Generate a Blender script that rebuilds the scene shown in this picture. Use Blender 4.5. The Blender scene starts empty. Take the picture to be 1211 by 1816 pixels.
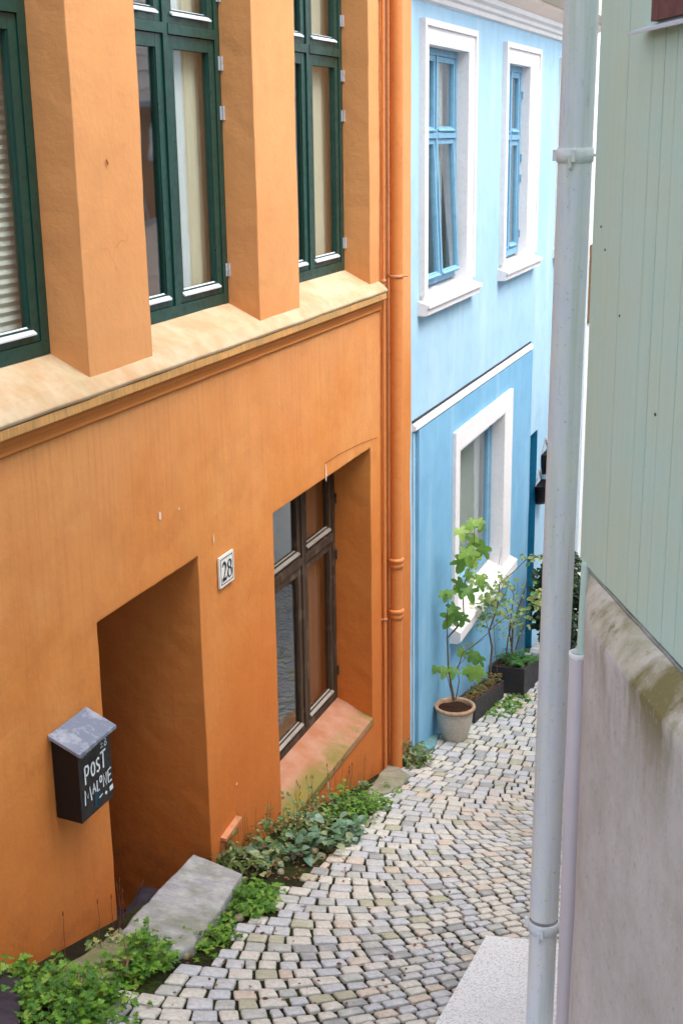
import bpy, bmesh, math, random
from mathutils import Vector, Matrix, noise
R = math.radians
# ------------------------------------------------------------------ camera, world, sun, exposure
IW, IH = 1211.0, 1816.0
def _n(v): return v.normalized()
_a = Vector((718 - IW/2, 9000 - IH/2)); _b = Vector((1500 - IW/2, 226 - IH/2))
FPX = math.sqrt(-(_a.x*_b.x + _a.y*_b.y))
_down = _n(Vector((_a.x, _a.y, FPX))); _Y = _n(Vector((_b.x, _b.y, FPX))); _Z = -_down; _X = _Y.cross(_Z)
RM = Matrix((_X, _Y, _Z))                      # world axes written in camera axes (right, down, forward)
S = bpy.context.scene
cd = bpy.data.cameras.new('camera'); cam = bpy.data.objects.new('camera', cd); S.collection.objects.link(cam)
cam.matrix_world = Matrix(((RM[0][0], -RM[0][1], -RM[0][2], 0), (RM[1][0], -RM[1][1], -RM[1][2], 0), (RM[2][0], -RM[2][1], -RM[2][2], 0), (0, 0, 0, 1)))
cd.sensor_fit = 'VERTICAL'; cd.sensor_height = 24; cd.lens = FPX/IH*24; cd.clip_start = .05; cd.clip_end = 500
cd.dof.use_dof = True; cd.dof.focus_distance = 7.6; cd.dof.aperture_fstop = 7; S.camera = cam
SUN_EL, SUN_AZ = R(62), R(100)
w = bpy.data.worlds.new('World'); S.world = w; w.use_nodes = True
nt = w.node_tree; nt.nodes.clear()
wo = nt.nodes.new('ShaderNodeOutputWorld'); bg = nt.nodes.new('ShaderNodeBackground'); sk = nt.nodes.new('ShaderNodeTexSky')
hs = nt.nodes.new('ShaderNodeHueSaturation')
sk.sky_type = 'NISHITA'; sk.sun_disc = False; sk.sun_elevation = SUN_EL; sk.sun_rotation = SUN_AZ; sk.dust_density = 4.0; sk.air_density = 1.0
hs.inputs['Saturation'].default_value = .42
bg.inputs['Strength'].default_value = .15
nt.links.new(sk.outputs[0], hs.inputs['Color']); nt.links.new(hs.outputs[0], bg.inputs[0]); nt.links.new(bg.outputs[0], wo.inputs[0])
sd = bpy.data.lights.new('sun', 'SUN'); sun = bpy.data.objects.new('sun', sd); S.collection.objects.link(sun)
sd.energy = .7; sd.angle = R(40); sd.color = (1, .96, .9)
_sv = Vector((math.sin(SUN_AZ)*math.cos(SUN_EL), math.cos(SUN_AZ)*math.cos(SUN_EL), math.sin(SUN_EL)))
sun.rotation_euler = (-_sv).to_track_quat('-Z', 'Y').to_euler()
S.view_settings.view_transform = 'Standard'; S.view_settings.look = 'None'; S.view_settings.gamma = 1
S.view_settings.exposure = 1.66
S.cycles.max_bounces = 8; S.cycles.diffuse_bounces = 5

# ------------------------------------------------------------------ small helpers
def ray(px, py):
    v = _n(Vector((px - IW/2, py - IH/2, FPX))); return Vector((RM[0].dot(v), RM[1].dot(v), RM[2].dot(v)))
def on_y(px, py, y):
    r = ray(px, py); return r*(y/r.y)
def on_x(px, py, x):
    r = ray(px, py); return r*(x/r.x)
GY = [(-40, 5.0), (-10, .67), (3.9, -3.36), (9.6, -5.02), (12, -5.5), (20, -6.8), (34, -7.6), (200, -8.2)]
def gz(y):
    for (a, za), (b, zb) in zip(GY, GY[1:]):
        if y <= b: return za + (zb - za)*(y - a)/(b - a)
    return GY[-1][1]
def on_ground(px, py, dz=0):
    r = ray(px, py); lo, hi = 1.0, 60.0
    for _ in range(50):
        m = (lo + hi)/2; p = r*m
        if p.z > gz(p.y) + dz: lo = m
        else: hi = m
    return r*lo

class MB:
    def __init__(s): s.b = bmesh.new()
    def face(s, pts, mi=0):
        f = s.b.faces.new([s.b.verts.new(p) for p in pts]); f.material_index = mi; return f
    def hexa(s, p, mi=0):           # p: 8 points, bottom 4 then top 4 (both counter-clockwise seen from above)
        v = [s.b.verts.new(q) for q in p]
        for i in ((3, 2, 1, 0), (4, 5, 6, 7), (0, 1, 5, 4), (1, 2, 6, 5), (2, 3, 7, 6), (3, 0, 4, 7)):
            f = s.b.faces.new([v[k] for k in i]); f.material_index = mi
        return v
    def box(s, x0, x1, y0, y1, z0, z1, mi=0):
        return s.hexa([(x0, y0, z0), (x1, y0, z0), (x1, y1, z0), (x0, y1, z0), (x0, y0, z1), (x1, y0, z1), (x1, y1, z1), (x0, y1, z1)], mi)
    def extrude_profile(s, prof, a, b, mi=0):     # prof: (x,z) list, clockwise or not; swept along y
        n = len(prof)
        A = [s.b.verts.new((x, a, z)) for x, z in prof]; B = [s.b.verts.new((x, b, z)) for x, z in prof]
        for i in range(n):
            j = (i + 1) % n; f = s.b.faces.new((A[i], A[j], B[j], B[i])); f.material_index = mi
        s.b.faces.new(A[::-1]); s.b.faces.new(B)
    def tube(s, pts, rad, seg=10, cap=True, mi=0):
        pts = [Vector(p) for p in pts]; n = len(pts)
        rr = rad if isinstance(rad, (list, tuple)) else [rad]*n
        rings = []
        for i, p in enumerate(pts):
            d = _n(pts[min(i + 1, n - 1)] - pts[max(i - 1, 0)])
            u = _n(d.orthogonal()) if i == 0 else _n(u0 - d*u0.dot(d)); u0 = u; v = d.cross(u)
            rings.append([s.b.verts.new(p + (u*math.cos(2*math.pi*k/seg) + v*math.sin(2*math.pi*k/seg))*rr[i]) for k in range(seg)])
        for a, b in zip(rings, rings[1:]):
            for k in range(seg):
                f = s.b.faces.new((a[k], a[(k + 1) % seg], b[(k + 1) % seg], b[k])); f.smooth = True; f.material_index = mi
        if cap: s.b.faces.new([s.b.verts.new(v.co) for v in rings[0][::-1]]); s.b.faces.new([s.b.verts.new(v.co) for v in rings[-1]])
    def lathe(s, prof, c, seg=40, mi=0):
        rings = [[s.b.verts.new((c[0] + r*math.cos(2*math.pi*k/seg), c[1] + r*math.sin(2*math.pi*k/seg), c[2] + z)) for k in range(seg)] for r, z in prof]
        for a, b in zip(rings, rings[1:]):
            for k in range(seg):
                f = s.b.faces.new((a[k], a[(k + 1) % seg], b[(k + 1) % seg], b[k])); f.smooth = True; f.material_index = mi
        return rings
    def bevel(s, w=.004, seg=2, angle=40):
        es = [e for e in s.b.edges if len(e.link_faces) == 2 and e.calc_face_angle(0) > R(angle)]
        bmesh.ops.bevel(s.b, geom=es, offset=w, segments=seg, affect='EDGES', profile=.7, clamp_overlap=True)
        return s
    def build(s, name, mats, parent=None, smooth=False, normals=True):
        if normals: bmesh.ops.recalc_face_normals(s.b, faces=s.b.faces)
        me = bpy.data.meshes.new(name); s.b.to_mesh(me); s.b.free()
        for m in (mats if isinstance(mats, (list, tuple)) else [mats]): me.materials.append(m)
        if smooth:
            for p in me.polygons: p.use_smooth = True
        o = bpy.data.objects.new(name, me); S.collection.objects.link(o)
        if parent: o.parent = parent; o.matrix_parent_inverse = parent.matrix_world.inverted()
        return o
def thing(name, label, cat, loc=(0, 0, 0), group=None):
    o = bpy.data.objects.new(name, None); S.collection.objects.link(o); o.location = loc; o.empty_display_size = .1
    o.matrix_world = Matrix.Translation(loc)
    o['label'] = label; o['category'] = cat
    if group: o['group'] = group
    return o
def tag(o, label, cat, group=None):
    o['label'] = label; o['category'] = cat
    if group: o['group'] = group
    return o
def structure(o): o['kind'] = 'structure'; return o

# ------------------------------------------------------------------ materials
def srgb(r, g, b):
    f = lambda c: (c/255/12.92) if c/255 <= .04045 else ((c/255 + .055)/1.055)**2.4
    return (f(r), f(g), f(b), 1)
class NT:
    def __init__(s, name, rough=.8, spec=.3):
        s.m = bpy.data.materials.new(name); s.m.use_nodes = True; s.t = s.m.node_tree
        s.p = s.t.nodes['Principled BSDF']; s.p.inputs['Roughness'].default_value = rough; s.p.inputs['Specular IOR Level'].default_value = spec
        s.co = s.t.nodes.new('ShaderNodeTexCoord').outputs['Object']
    def L(s, a, b): s.t.links.new(a, b)
    def map(s, scale=(1, 1, 1), rot=(0, 0, 0)):
        n = s.t.nodes.new('ShaderNodeMapping'); n.inputs['Scale'].default_value = scale; n.inputs['Rotation'].default_value = rot; s.L(s.co, n.inputs['Vector']); return n.outputs[0]
    def noise(s, sc, det=4, rough=.6, vec=None, dist=0):
        n = s.t.nodes.new('ShaderNodeTexNoise'); n.inputs['Scale'].default_value = sc; n.inputs['Detail'].default_value = det
        n.inputs['Roughness'].default_value = rough; n.inputs['Distortion'].default_value = dist; s.L(vec or s.co, n.inputs['Vector']); return n.outputs['Fac']
    def ramp(s, fac, stops, inter='LINEAR'):
        n = s.t.nodes.new('ShaderNodeValToRGB'); n.color_ramp.interpolation = inter; e = n.color_ramp.elements
        while len(e) < len(stops): e.new(.5)
        for k, (p, c) in enumerate(stops):
            e[k].position = p; e[k].color = c if isinstance(c, tuple) else (c, c, c, 1)
        s.L(fac, n.inputs[0]); return n.outputs[0]
    def mix(s, fac, a, b, mode='MIX'):
        n = s.t.nodes.new('ShaderNodeMix'); n.data_type = 'RGBA'; n.blend_type = mode
        for k, v in ((0, fac), (6, a), (7, b)):
            if isinstance(v, (int, float)): n.inputs[k].default_value = v
            elif isinstance(v, tuple): n.inputs[k].default_value = v
            else: s.L(v, n.inputs[k])
        return n.outputs[2]
    def math(s, op, a, b=0.0):
        n = s.t.nodes.new('ShaderNodeMath'); n.operation = op
        for k, v in ((0, a), (1, b)):
            if isinstance(v, (int, float)): n.inputs[k].default_value = v
            else: s.L(v, n.inputs[k])
        return n.outputs[0]
    def xyz(s):
        n = s.t.nodes.new('ShaderNodeSeparateXYZ'); s.L(s.co, n.inputs[0]); return n.outputs
    def island(s): return s.t.nodes.new('ShaderNodeNewGeometry').outputs['Random Per Island']
    def color(s, c):
        if isinstance(c, tuple): s.p.inputs['Base Color'].default_value = c
        else: s.L(c, s.p.inputs['Base Color'])
        return s
    def bump(s, h, strength=.3, dist=.01, bevel=0):
        n = s.t.nodes.new('ShaderNodeBump'); n.inputs['Strength'].default_value = strength; n.inputs['Distance'].default_value = dist; s.L(h, n.inputs['Height'])
        if bevel:
            b = s.t.nodes.new('ShaderNodeBevel'); b.samples = 3; b.inputs['Radius'].default_value = bevel; s.L(b.outputs[0], n.inputs['Normal'])
        s.L(n.outputs[0], s.p.inputs['Normal']); return s

def plaster(name, base, pale, dark, streak=.35, bevel=.012):
    n = NT(name, .85, .25)
    big = n.noise(.9, 5, .62); mid = n.noise(5, 5, .6); st = n.noise(1, 6, .65, n.map((26, 26, 1.1)))
    fine = n.noise(160, 3, .6)
    c = n.mix(n.ramp(big, [(.36, 0.0), (.68, 1.0)]), base, pale)
    c = n.mix(n.math('MULTIPLY', n.ramp(mid, [(.45, 0.0), (.75, 1.0)]), .45), c, dark)
    c = n.mix(n.math('MULTIPLY', n.ramp(st, [(.52, 0.0), (.72, 1.0)]), streak), c, dark)
    c = n.mix(n.math('MULTIPLY', n.ramp(fine, [(.3, 0.0), (.7, 1.0)]), .14), c, (0.9, .85, .8, 1), 'MULTIPLY')
    n.color(c); h = n.math('ADD', n.math('MULTIPLY', fine, .25), n.math('MULTIPLY', n.noise(28, 4, .6), .9))
    return n, c, h
def M_orange():
    n, c, h = plaster('orange_plaster', srgb(204, 124, 56), srgb(212, 142, 78), srgb(182, 106, 50), .32)
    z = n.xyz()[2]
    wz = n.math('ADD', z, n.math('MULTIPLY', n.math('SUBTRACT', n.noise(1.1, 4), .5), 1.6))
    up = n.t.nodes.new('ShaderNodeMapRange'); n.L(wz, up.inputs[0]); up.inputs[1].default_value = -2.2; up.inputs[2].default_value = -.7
    c = n.mix(n.math('MULTIPLY', up.outputs[0], .42), c, srgb(222, 172, 124))      # paler upper storey: stronger light up here painted into the colour
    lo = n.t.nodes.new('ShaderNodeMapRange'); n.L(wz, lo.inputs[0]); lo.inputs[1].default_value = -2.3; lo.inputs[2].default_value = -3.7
    c = n.mix(n.math('MULTIPLY', lo.outputs[0], .7), c, srgb(188, 98, 36))       # deeper, more saturated foot of the wall: weaker light painted into the colour
    # weathering: grime and salts along the foot of the wall, thin old cracks and chips
    sp = n.ramp(n.noise(9, 6, .75), [(.70, 0.0), (.74, 1.0)])
    c = n.mix(n.math('MULTIPLY', sp, .5), c, srgb(214, 176, 140))
    ck = n.t.nodes.new('ShaderNodeTexVoronoi'); ck.feature = 'DISTANCE_TO_EDGE'; ck.inputs['Scale'].default_value = .8
    mx = n.t.nodes.new('ShaderNodeVectorMath'); mx.operation = 'ADD'; n.L(n.co, mx.inputs[0])
    nn = n.t.nodes.new('ShaderNodeTexNoise'); nn.inputs['Scale'].default_value = 3; nn.inputs['Detail'].default_value = 6; n.L(n.co, nn.inputs['Vector'])
    sc = n.t.nodes.new('ShaderNodeVectorMath'); sc.operation = 'SCALE'; sc.inputs['Scale'].default_value = .5; n.L(nn.outputs['Color'], sc.inputs[0]); n.L(sc.outputs[0], mx.inputs[1]); n.L(mx.outputs[0], ck.inputs['Vector'])
    cf = n.math('MULTIPLY', n.ramp(ck.outputs['Distance'], [(0, 1.0), (.0035, 0.0)]), n.ramp(n.noise(1.3, 2), [(.66, 0.0), (.72, .4)]))
    c = n.mix(cf, c, srgb(120, 62, 30))
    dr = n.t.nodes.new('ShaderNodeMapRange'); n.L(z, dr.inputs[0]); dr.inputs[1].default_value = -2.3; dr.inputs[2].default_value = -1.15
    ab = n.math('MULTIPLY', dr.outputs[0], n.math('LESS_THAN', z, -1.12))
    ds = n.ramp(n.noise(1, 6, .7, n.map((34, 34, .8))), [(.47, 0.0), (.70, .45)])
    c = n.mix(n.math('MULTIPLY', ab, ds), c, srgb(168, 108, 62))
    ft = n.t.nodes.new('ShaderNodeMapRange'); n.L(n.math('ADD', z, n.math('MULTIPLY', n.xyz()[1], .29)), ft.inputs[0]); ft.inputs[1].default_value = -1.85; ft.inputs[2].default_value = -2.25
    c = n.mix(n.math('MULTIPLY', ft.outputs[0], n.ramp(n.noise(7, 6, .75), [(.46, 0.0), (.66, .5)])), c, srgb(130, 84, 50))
    tr = n.noise(3.2, 5, .55, n.map((1, 1, 2.6), (.5, 0, 0)), .6)
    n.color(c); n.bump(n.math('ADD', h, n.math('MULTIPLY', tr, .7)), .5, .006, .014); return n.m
def M_sill():
    n = NT('weathered_stone_coping', .85, .3)
    a = n.noise(3.5, 6, .65); b = n.noise(14, 5, .7); st = n.noise(1, 5, .6, n.map((14, 30, 14)))
    c = n.mix(n.ramp(a, [(.4, 0.0), (.62, 1.0)]), srgb(186, 166, 138), srgb(176, 144, 108))
    c = n.mix(n.math('MULTIPLY', n.ramp(n.noise(4.5, 6, .7), [(.5, 0.0), (.7, 1.0)]), .5), c, srgb(160, 150, 116))
    c = n.mix(n.math('MULTIPLY', n.ramp(st, [(.5, 0.0), (.8, 1.0)]), .22), c, srgb(130, 108, 72))
    n.color(c); n.bump(b, .5, .006, .008); return n.m
def M_lip():
    n = NT('mossy_stone_moulding', .9, .2)
    st = n.noise(1, 5, .65, n.map((20, 70, 5))); a = n.noise(4, 5)
    c = n.mix(n.ramp(a, [(.4, 0.0), (.6, 1.0)]), srgb(204, 150, 92), srgb(180, 140, 90))
    c = n.mix(n.ramp(st, [(.42, 0.0), (.70, .7)]), c, srgb(134, 112, 66))
    zz = n.ramp(n.math('MULTIPLY', n.xyz()[2], -1.0), [(.5, 0.0), (1.0, 1.0)]); lw = n.t.nodes.new('ShaderNodeMapRange'); n.L(n.xyz()[2], lw.inputs[0]); lw.inputs[1].default_value = -1.112; lw.inputs[2].default_value = -1.128
    c = n.mix(n.math('MULTIPLY', lw.outputs[0], .85), c, srgb(196, 116, 54))
    n.color(c); n.bump(st, .4, .005, .006); return n.m
def M_paint(name, col, dark=None, rough=.45, wear=.25, spec=.4, scale=18):
    n = NT(name, rough, spec); a = n.noise(scale, 5, .7); b = n.noise(2.5, 4)
    dark = dark or tuple(x*.55 for x in col[:3]) + (1,)
    c = n.mix(n.math('MULTIPLY', n.ramp(a, [(.5, 0.0), (.72, 1.0)]), wear), col, dark)
    c = n.mix(n.math('MULTIPLY', n.ramp(b, [(.4, 0.0), (.7, 1.0)]), wear*.6), c, dark)
    n.color(c); n.bump(a, .25, .003, .003); n.L(n.ramp(a, [(.3, rough - .1), (.7, min(1, rough + .2))]), n.p.inputs['Roughness']); return n.m
def M_oldwood():
    n = NT('weathered_dark_timber', .8, .2); g = n.noise(1, 6, .7, n.map((90, 90, 3))); a = n.noise(6, 4)
    c = n.mix(n.ramp(g, [(.35, 0.0), (.65, 1.0)]), srgb(46, 34, 26), srgb(86, 68, 54))
    c = n.mix(n.ramp(a, [(.55, 0.0), (.7, .5)]), c, srgb(120, 105, 92)); n.color(c); n.bump(g, .5, .003); return n.m
def M_glass():
    m = bpy.data.materials.new('window_glass'); m.use_nodes = True; t = m.node_tree; t.nodes.clear()
    o = t.nodes.new('ShaderNodeOutputMaterial'); mx = t.nodes.new('ShaderNodeMixShader'); tr = t.nodes.new('ShaderNodeBsdfTransparent'); gl = t.nodes.new('ShaderNodeBsdfGlossy')
    lw = t.nodes.new('ShaderNodeLayerWeight'); lw.inputs[0].default_value = .5; pw = t.nodes.new('ShaderNodeMath'); pw.operation = 'POWER'; pw.inputs[1].default_value = 4.2; fr = t.nodes.new('ShaderNodeMapRange'); fr.inputs[3].default_value = .08; fr.inputs[4].default_value = 1.0; t.links.new(lw.outputs['Facing'], pw.inputs[0]); t.links.new(pw.outputs[0], fr.inputs[0]); gl.inputs['Roughness'].default_value = .02; tr.inputs[0].default_value = (.93, .95, .94, 1)
    co = t.nodes.new('ShaderNodeTexCoord'); ns = t.nodes.new('ShaderNodeTexNoise'); ns.inputs['Scale'].default_value = 2.2; bp = t.nodes.new('ShaderNodeBump'); bp.inputs['Strength'].default_value = .08; bp.inputs['Distance'].default_value = .05
    t.links.new(co.outputs['Object'], ns.inputs['Vector']); t.links.new(ns.outputs['Fac'], bp.inputs['Height']); t.links.new(bp.outputs[0], gl.inputs['Normal'])
    t.links.new(fr.outputs[0], mx.inputs[0]); t.links.new(tr.outputs[0], mx.inputs[1]); t.links.new(gl.outputs[0], mx.inputs[2]); t.links.new(mx.outputs[0], o.inputs[0]); return m
def M_blue(name, base, pale, runs=.0):
    n, c, h = plaster(name, base, pale, tuple(x*.82 for x in base[:3]) + (1,), .22)
    st = n.noise(1, 5, .6, n.map((3, 3.2, .35)))
    c = n.mix(n.math('MULTIPLY', n.ramp(st, [(.52, 0.0), (.74, 1.0)]), runs), c, srgb(206, 224, 234))
    n.color(c); n.bump(h, .3, .004, .01); return n.m
def M_galv():
    n = NT('weathered_galvanised_pipe', .5, .5); a = n.noise(7, 5, .7); b = n.noise(60, 3, .7); st = n.noise(1, 5, .6, n.map((30, 30, 1.2)))
    x = n.xyz()[0]
    c = n.mix(n.ramp(a, [(.38, 0.0), (.65, 1.0)]), srgb(208, 214, 224), srgb(216, 220, 218))
    c = n.mix(n.math('MULTIPLY', n.ramp(st, [(.5, 0.0), (.7, 1.0)]), .5), c, srgb(176, 192, 166))
    c = n.mix(n.ramp(b, [(.64, 0.0), (.72, .45)]), c, srgb(116, 110, 106))
    rs = n.noise(34, 5, .8); c = n.mix(n.ramp(rs, [(.64, 0.0), (.70, .7)]), c, srgb(146, 120, 100))
    c = n.mix(n.ramp(n.noise(1, 5, .7, n.map((50, 50, 5))), [(.60, 0.0), (.72, .4)]), c, srgb(150, 152, 156))
    n.color(c); n.bump(n.math('ADD', b, n.math('MULTIPLY', a, 2.0)), .35, .004); return n.m
def M_clad():
    n = NT('painted_green_boards', .6, .35); a = n.noise(2.5, 5, .6); g = n.noise(1, 5, .6, n.map((45, 45, .9))); f = n.noise(120, 3)
    c = n.mix(n.ramp(a, [(.35, 0.0), (.65, 1.0)]), srgb(194, 222, 214), srgb(200, 218, 202))
    c = n.mix(n.math('MULTIPLY', n.ramp(g, [(.45, 0.0), (.7, 1.0)]), .3), c, srgb(174, 210, 200))
    ln = n.noise(1, 4, .7, n.map((75, 75, .35)))
    c = n.mix(n.ramp(ln, [(.60, 0.0), (.66, .6)]), c, srgb(190, 226, 224))
    n.color(n.mix(n.ramp(f, [(.6, 0.0), (.8, .3)]), c, srgb(120, 140, 125))); n.bump(g, .3, .003); return n.m
def M_plinth(name='rendered_foundation', moss=.25, base=(208, 200, 198)):
    n = NT(name, .9, .2); a = n.noise(2, 6, .65); st = n.noise(1, 6, .62, n.map((9, 9, 1.3), (0, .35, 0))); b = n.noise(7, 6, .7)
    c = n.mix(n.ramp(a, [(.38, 0.0), (.64, 1.0)]), srgb(*base), srgb(base[0] - 16, base[1] - 14, base[2] - 14))
    c = n.mix(n.math('MULTIPLY', n.ramp(st, [(.45, 0.0), (.68, 1.0)]), .45), c, srgb(214, 208, 208))
    z = n.xyz()[2]
    c = n.mix(n.math('MULTIPLY', n.ramp(b, [(.44, 0.0), (.70, 1.0)]), moss), c, srgb(140, 138, 98))
    # algae runs that start at the ledge and thin out downwards
    mr = n.t.nodes.new('ShaderNodeMapRange'); n.L(z, mr.inputs[0]); mr.inputs[1].default_value = -1.95; mr.inputs[2].default_value = -1.48
    run = n.math('MULTIPLY', n.math('MULTIPLY', mr.outputs[0], mr.outputs[0]), n.ramp(n.noise(1, 5, .6, n.map((5, 5, .9))), [(.45, 0.0), (.6, .95)]))
    c = n.mix(run, c, srgb(122, 112, 70))
    fi = n.noise(42, 6, .8); c = n.mix(n.ramp(fi, [(.56, 0.0), (.68, .45)]), c, srgb(136, 126, 122)); c = n.mix(n.ramp(fi, [(.34, .35), (.42, 0.0)]), c, srgb(220, 214, 210))
    c = n.mix(n.ramp(n.noise(16, 6, .8), [(.60, 0.0), (.66, moss)]), c, srgb(104, 112, 66))
    n.color(c); n.bump(n.math('ADD', b, n.math('MULTIPLY', fi, .6)), .5, .010); return n.m
def M_cobble():
    n = NT('granite_setts', .7, .4); r = n.island(); a = n.noise(60, 4, .7); b = n.noise(14, 4)
    c = n.ramp(r, [(0, srgb(182, 184, 188)), (.2, srgb(196, 193, 185)), (.42, srgb(172, 174, 170)), (.55, srgb(200, 195, 186)), (.70, srgb(194, 180, 166)), (.77, srgb(184, 187, 192)), (.88, srgb(150, 152, 152)), (.96, srgb(170, 168, 144))], 'CONSTANT')
    c = n.mix(n.ramp(a, [(.42, 0.0), (.7, .5)]), c, srgb(120, 120, 118))
    c = n.mix(n.ramp(b, [(.5, 0.0), (.7, .4)]), c, srgb(210, 206, 200))
    c = n.mix(n.ramp(n.noise(1.6, 5, .7), [(.58, 0.0), (.70, .3)]), c, srgb(140, 142, 110))
    n.color(c); n.bump(n.math('ADD', a, n.math('MULTIPLY', b, 1.5)), .5, .006); return n.m
def M_soil():
    n = NT('joint_soil_and_moss', .95, .1); a = n.noise(5, 6, .7); b = n.noise(50, 4, .7)
    c = n.mix(n.ramp(a, [(.42, 0.0), (.6, 1.0)]), srgb(38, 33, 26), srgb(56, 68, 26))
    c = n.mix(n.ramp(b, [(.45, 0.0), (.7, 1.0)]), c, srgb(40, 33, 26)); n.color(c); n.bump(b, .8, .02); return n.m
def M_stone(name, c1, c2, sc=9, moss=.3, speck=None):
    n = NT(name, .85, .3); a = n.noise(sc, 6, .7); b = n.noise(sc*7, 4, .75); m = n.noise(3.2, 5, .7)
    c = n.mix(n.ramp(a, [(.38, 0.0), (.62, 1.0)]), c1, c2)
    c = n.mix(n.ramp(b, [(.55, 0.0), (.72, .6)]), c, speck or srgb(70, 68, 70))
    c = n.mix(n.math('MULTIPLY', n.ramp(m, [(.46, 0.0), (.64, 1.0)]), moss), c, srgb(98, 106, 62))
    n.color(c); n.bump(n.math('ADD', a, n.math('MULTIPLY', b, .4)), .6, .012, .01); return n.m
def M_granite():
    n = NT('pale_speckled_granite', .7, .4); a = n.noise(95, 2, .5); b = n.noise(150, 2, .5, n.map((1, 1, 1), (.4, .8, 0))); d = n.noise(3, 4)
    c = n.mix(n.ramp(a, [(.56, 0.0), (.60, .75)]), srgb(214, 216, 218), srgb(160, 162, 164)); c = n.mix(n.ramp(b, [(.62, 0.0), (.66, .7)]), c, srgb(96, 98, 100))
    c = n.mix(n.ramp(d, [(.45, 0.0), (.7, .25)]), c, srgb(178, 176, 170)); n.color(c); n.bump(a, .2, .002); return n.m
def M_leaf(name, cols, rough=.5, trans=.35):
    n = NT(name, rough, .4); r = n.island(); k = len(cols)
    c = n.ramp(r, [(i/k, srgb(*x)) for i, x in enumerate(cols)], 'CONSTANT')
    c = n.mix(n.ramp(n.noise(90, 3), [(.4, 0.0), (.7, .35)]), c, tuple(x*.6 for x in srgb(*cols[0])[:3]) + (1,)); n.color(c)
    o = n.t.nodes['Material Output']; tl = n.t.nodes.new('ShaderNodeBsdfTranslucent'); mx = n.t.nodes.new('ShaderNodeMixShader'); mx.inputs[0].default_value = trans
    n.L(c, tl.inputs[0]); n.L(n.p.outputs[0], mx.inputs[1]); n.L(tl.outputs[0], mx.inputs[2]); n.L(mx.outputs[0], o.inputs[0]); return n.m
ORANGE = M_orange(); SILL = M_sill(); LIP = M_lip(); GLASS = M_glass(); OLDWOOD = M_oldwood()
GREENP = M_paint('dark_green_paint', srgb(14, 62, 54), srgb(6, 28, 26), .35, .5, .5)
WHITEP = M_paint('white_paint', srgb(240, 240, 240), srgb(214, 208, 204), .55, .35)
BLUEP = M_paint('blue_window_paint', srgb(120, 168, 196), srgb(72, 120, 152), .5, .35)
METAL = M_paint('bare_hinge_metal', srgb(176, 182, 190), srgb(110, 110, 112), .35, .4)
FLASH = M_paint('aluminium_flashing', srgb(206, 214, 226), srgb(150, 158, 170), .35, .3)
GREYFL = M_paint('grey_painted_flashing', srgb(150, 142, 134), srgb(90, 80, 72), .5, .5)
BLUE = M_blue('blue_plaster', srgb(158, 196, 220), srgb(170, 204, 224), .35); BLUE2 = M_blue('shade_toned_blue_plaster', srgb(114, 170, 206), srgb(128, 180, 212), .25)  # second blue is deeper: the lower wall's dimmer exposure put into its colour
TEAL = M_paint('teal_paint', srgb(22, 128, 168), srgb(14, 96, 132), .7, .25)
WTRIM = M_paint('white_painted_plaster', srgb(232, 228, 228), srgb(200, 192, 188), .75, .4, .25, 30)
PINK = M_paint('pink_eaves_paint', srgb(236, 216, 204), srgb(196, 170, 152), .7, .25, .25)
TAN = M_paint('tan_eaves_board', srgb(214, 198, 180), srgb(186, 168, 148), .7, .25, .25)
PIPEO = M_paint('orange_pipe_paint', srgb(204, 126, 66), srgb(168, 96, 46), .5, .35, .4)
RUSTP = M_paint('faded_rust_pipe_paint', srgb(190, 130, 92), srgb(130, 80, 52), .6, .5, .3)
GALV = M_galv(); CLAD = M_clad(); PLINTH = M_plinth(); LEDGE = M_plinth('mossy_plinth_ledge', .75, (200, 190, 176))
COBBLE = M_cobble(); SOIL = M_soil()
SLAB = M_stone('grey_step_stone', srgb(170, 170, 168), srgb(144, 142, 150), 11, .5, srgb(96, 96, 100))
DARKST = M_stone('dark_threshold_stone', srgb(58, 50, 62), srgb(40, 34, 44), 9, .1)
CURB = M_stone('mossy_kerb_stone', srgb(146, 138, 112), srgb(112, 110, 84), 7, .7)
GRAN = M_granite()
CONC = M_stone('old_concrete', srgb(150, 146, 128), srgb(122, 120, 102), 8, .5)
BROWNDOOR = M_paint('dark_brown_door', srgb(70, 30, 18), None, .5, .3)
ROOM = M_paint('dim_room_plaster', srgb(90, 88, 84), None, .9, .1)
CURT = M_paint('beige_curtain_cloth', srgb(226, 224, 204), srgb(206, 200, 176), .9, .2, .1)
CURTW = M_paint('white_lace_curtain', srgb(232, 236, 238), srgb(204, 210, 214), .9, .2, .1)
BRCURT = M_paint('brown_curtain_cloth', srgb(156, 118, 96), srgb(116, 86, 70), .9, .4, .1)
BLIND = M_paint('pleated_blind_cloth', srgb(222, 226, 220), srgb(196, 198, 192), .9, .2, .1)
BLACKM = M_paint('black_mailbox_enamel', srgb(20, 19, 22), srgb(12, 12, 15), .35, .5, .35)
LIDM = M_paint('worn_blue_grey_lid', srgb(108, 118, 138), srgb(196, 202, 210), .22, .6, .8, 12)
CHALK = M_paint('white_marker_paint', srgb(220, 228, 232), srgb(150, 190, 210), .8, .3)
INK = M_paint('black_enamel_digits', srgb(30, 32, 44), None, .4, .1)
ENAMEL = M_paint('white_enamel', srgb(228, 226, 220), srgb(200, 196, 188), .25, .15, .5)
POTM = M_stone('speckled_stoneware', srgb(204, 196, 184), srgb(188, 178, 162), 40, .15, srgb(106, 94, 80)); RIMM = M_stone('worn_stoneware_rim', srgb(188, 156, 128), srgb(160, 128, 100), 30, .1)
PLANTER = M_paint('anthracite_planter', srgb(50, 47, 50), srgb(34, 32, 35), .6, .3)
EARTH = NT('potting_soil', .95, .1).color(srgb(56, 38, 28)).m
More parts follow.
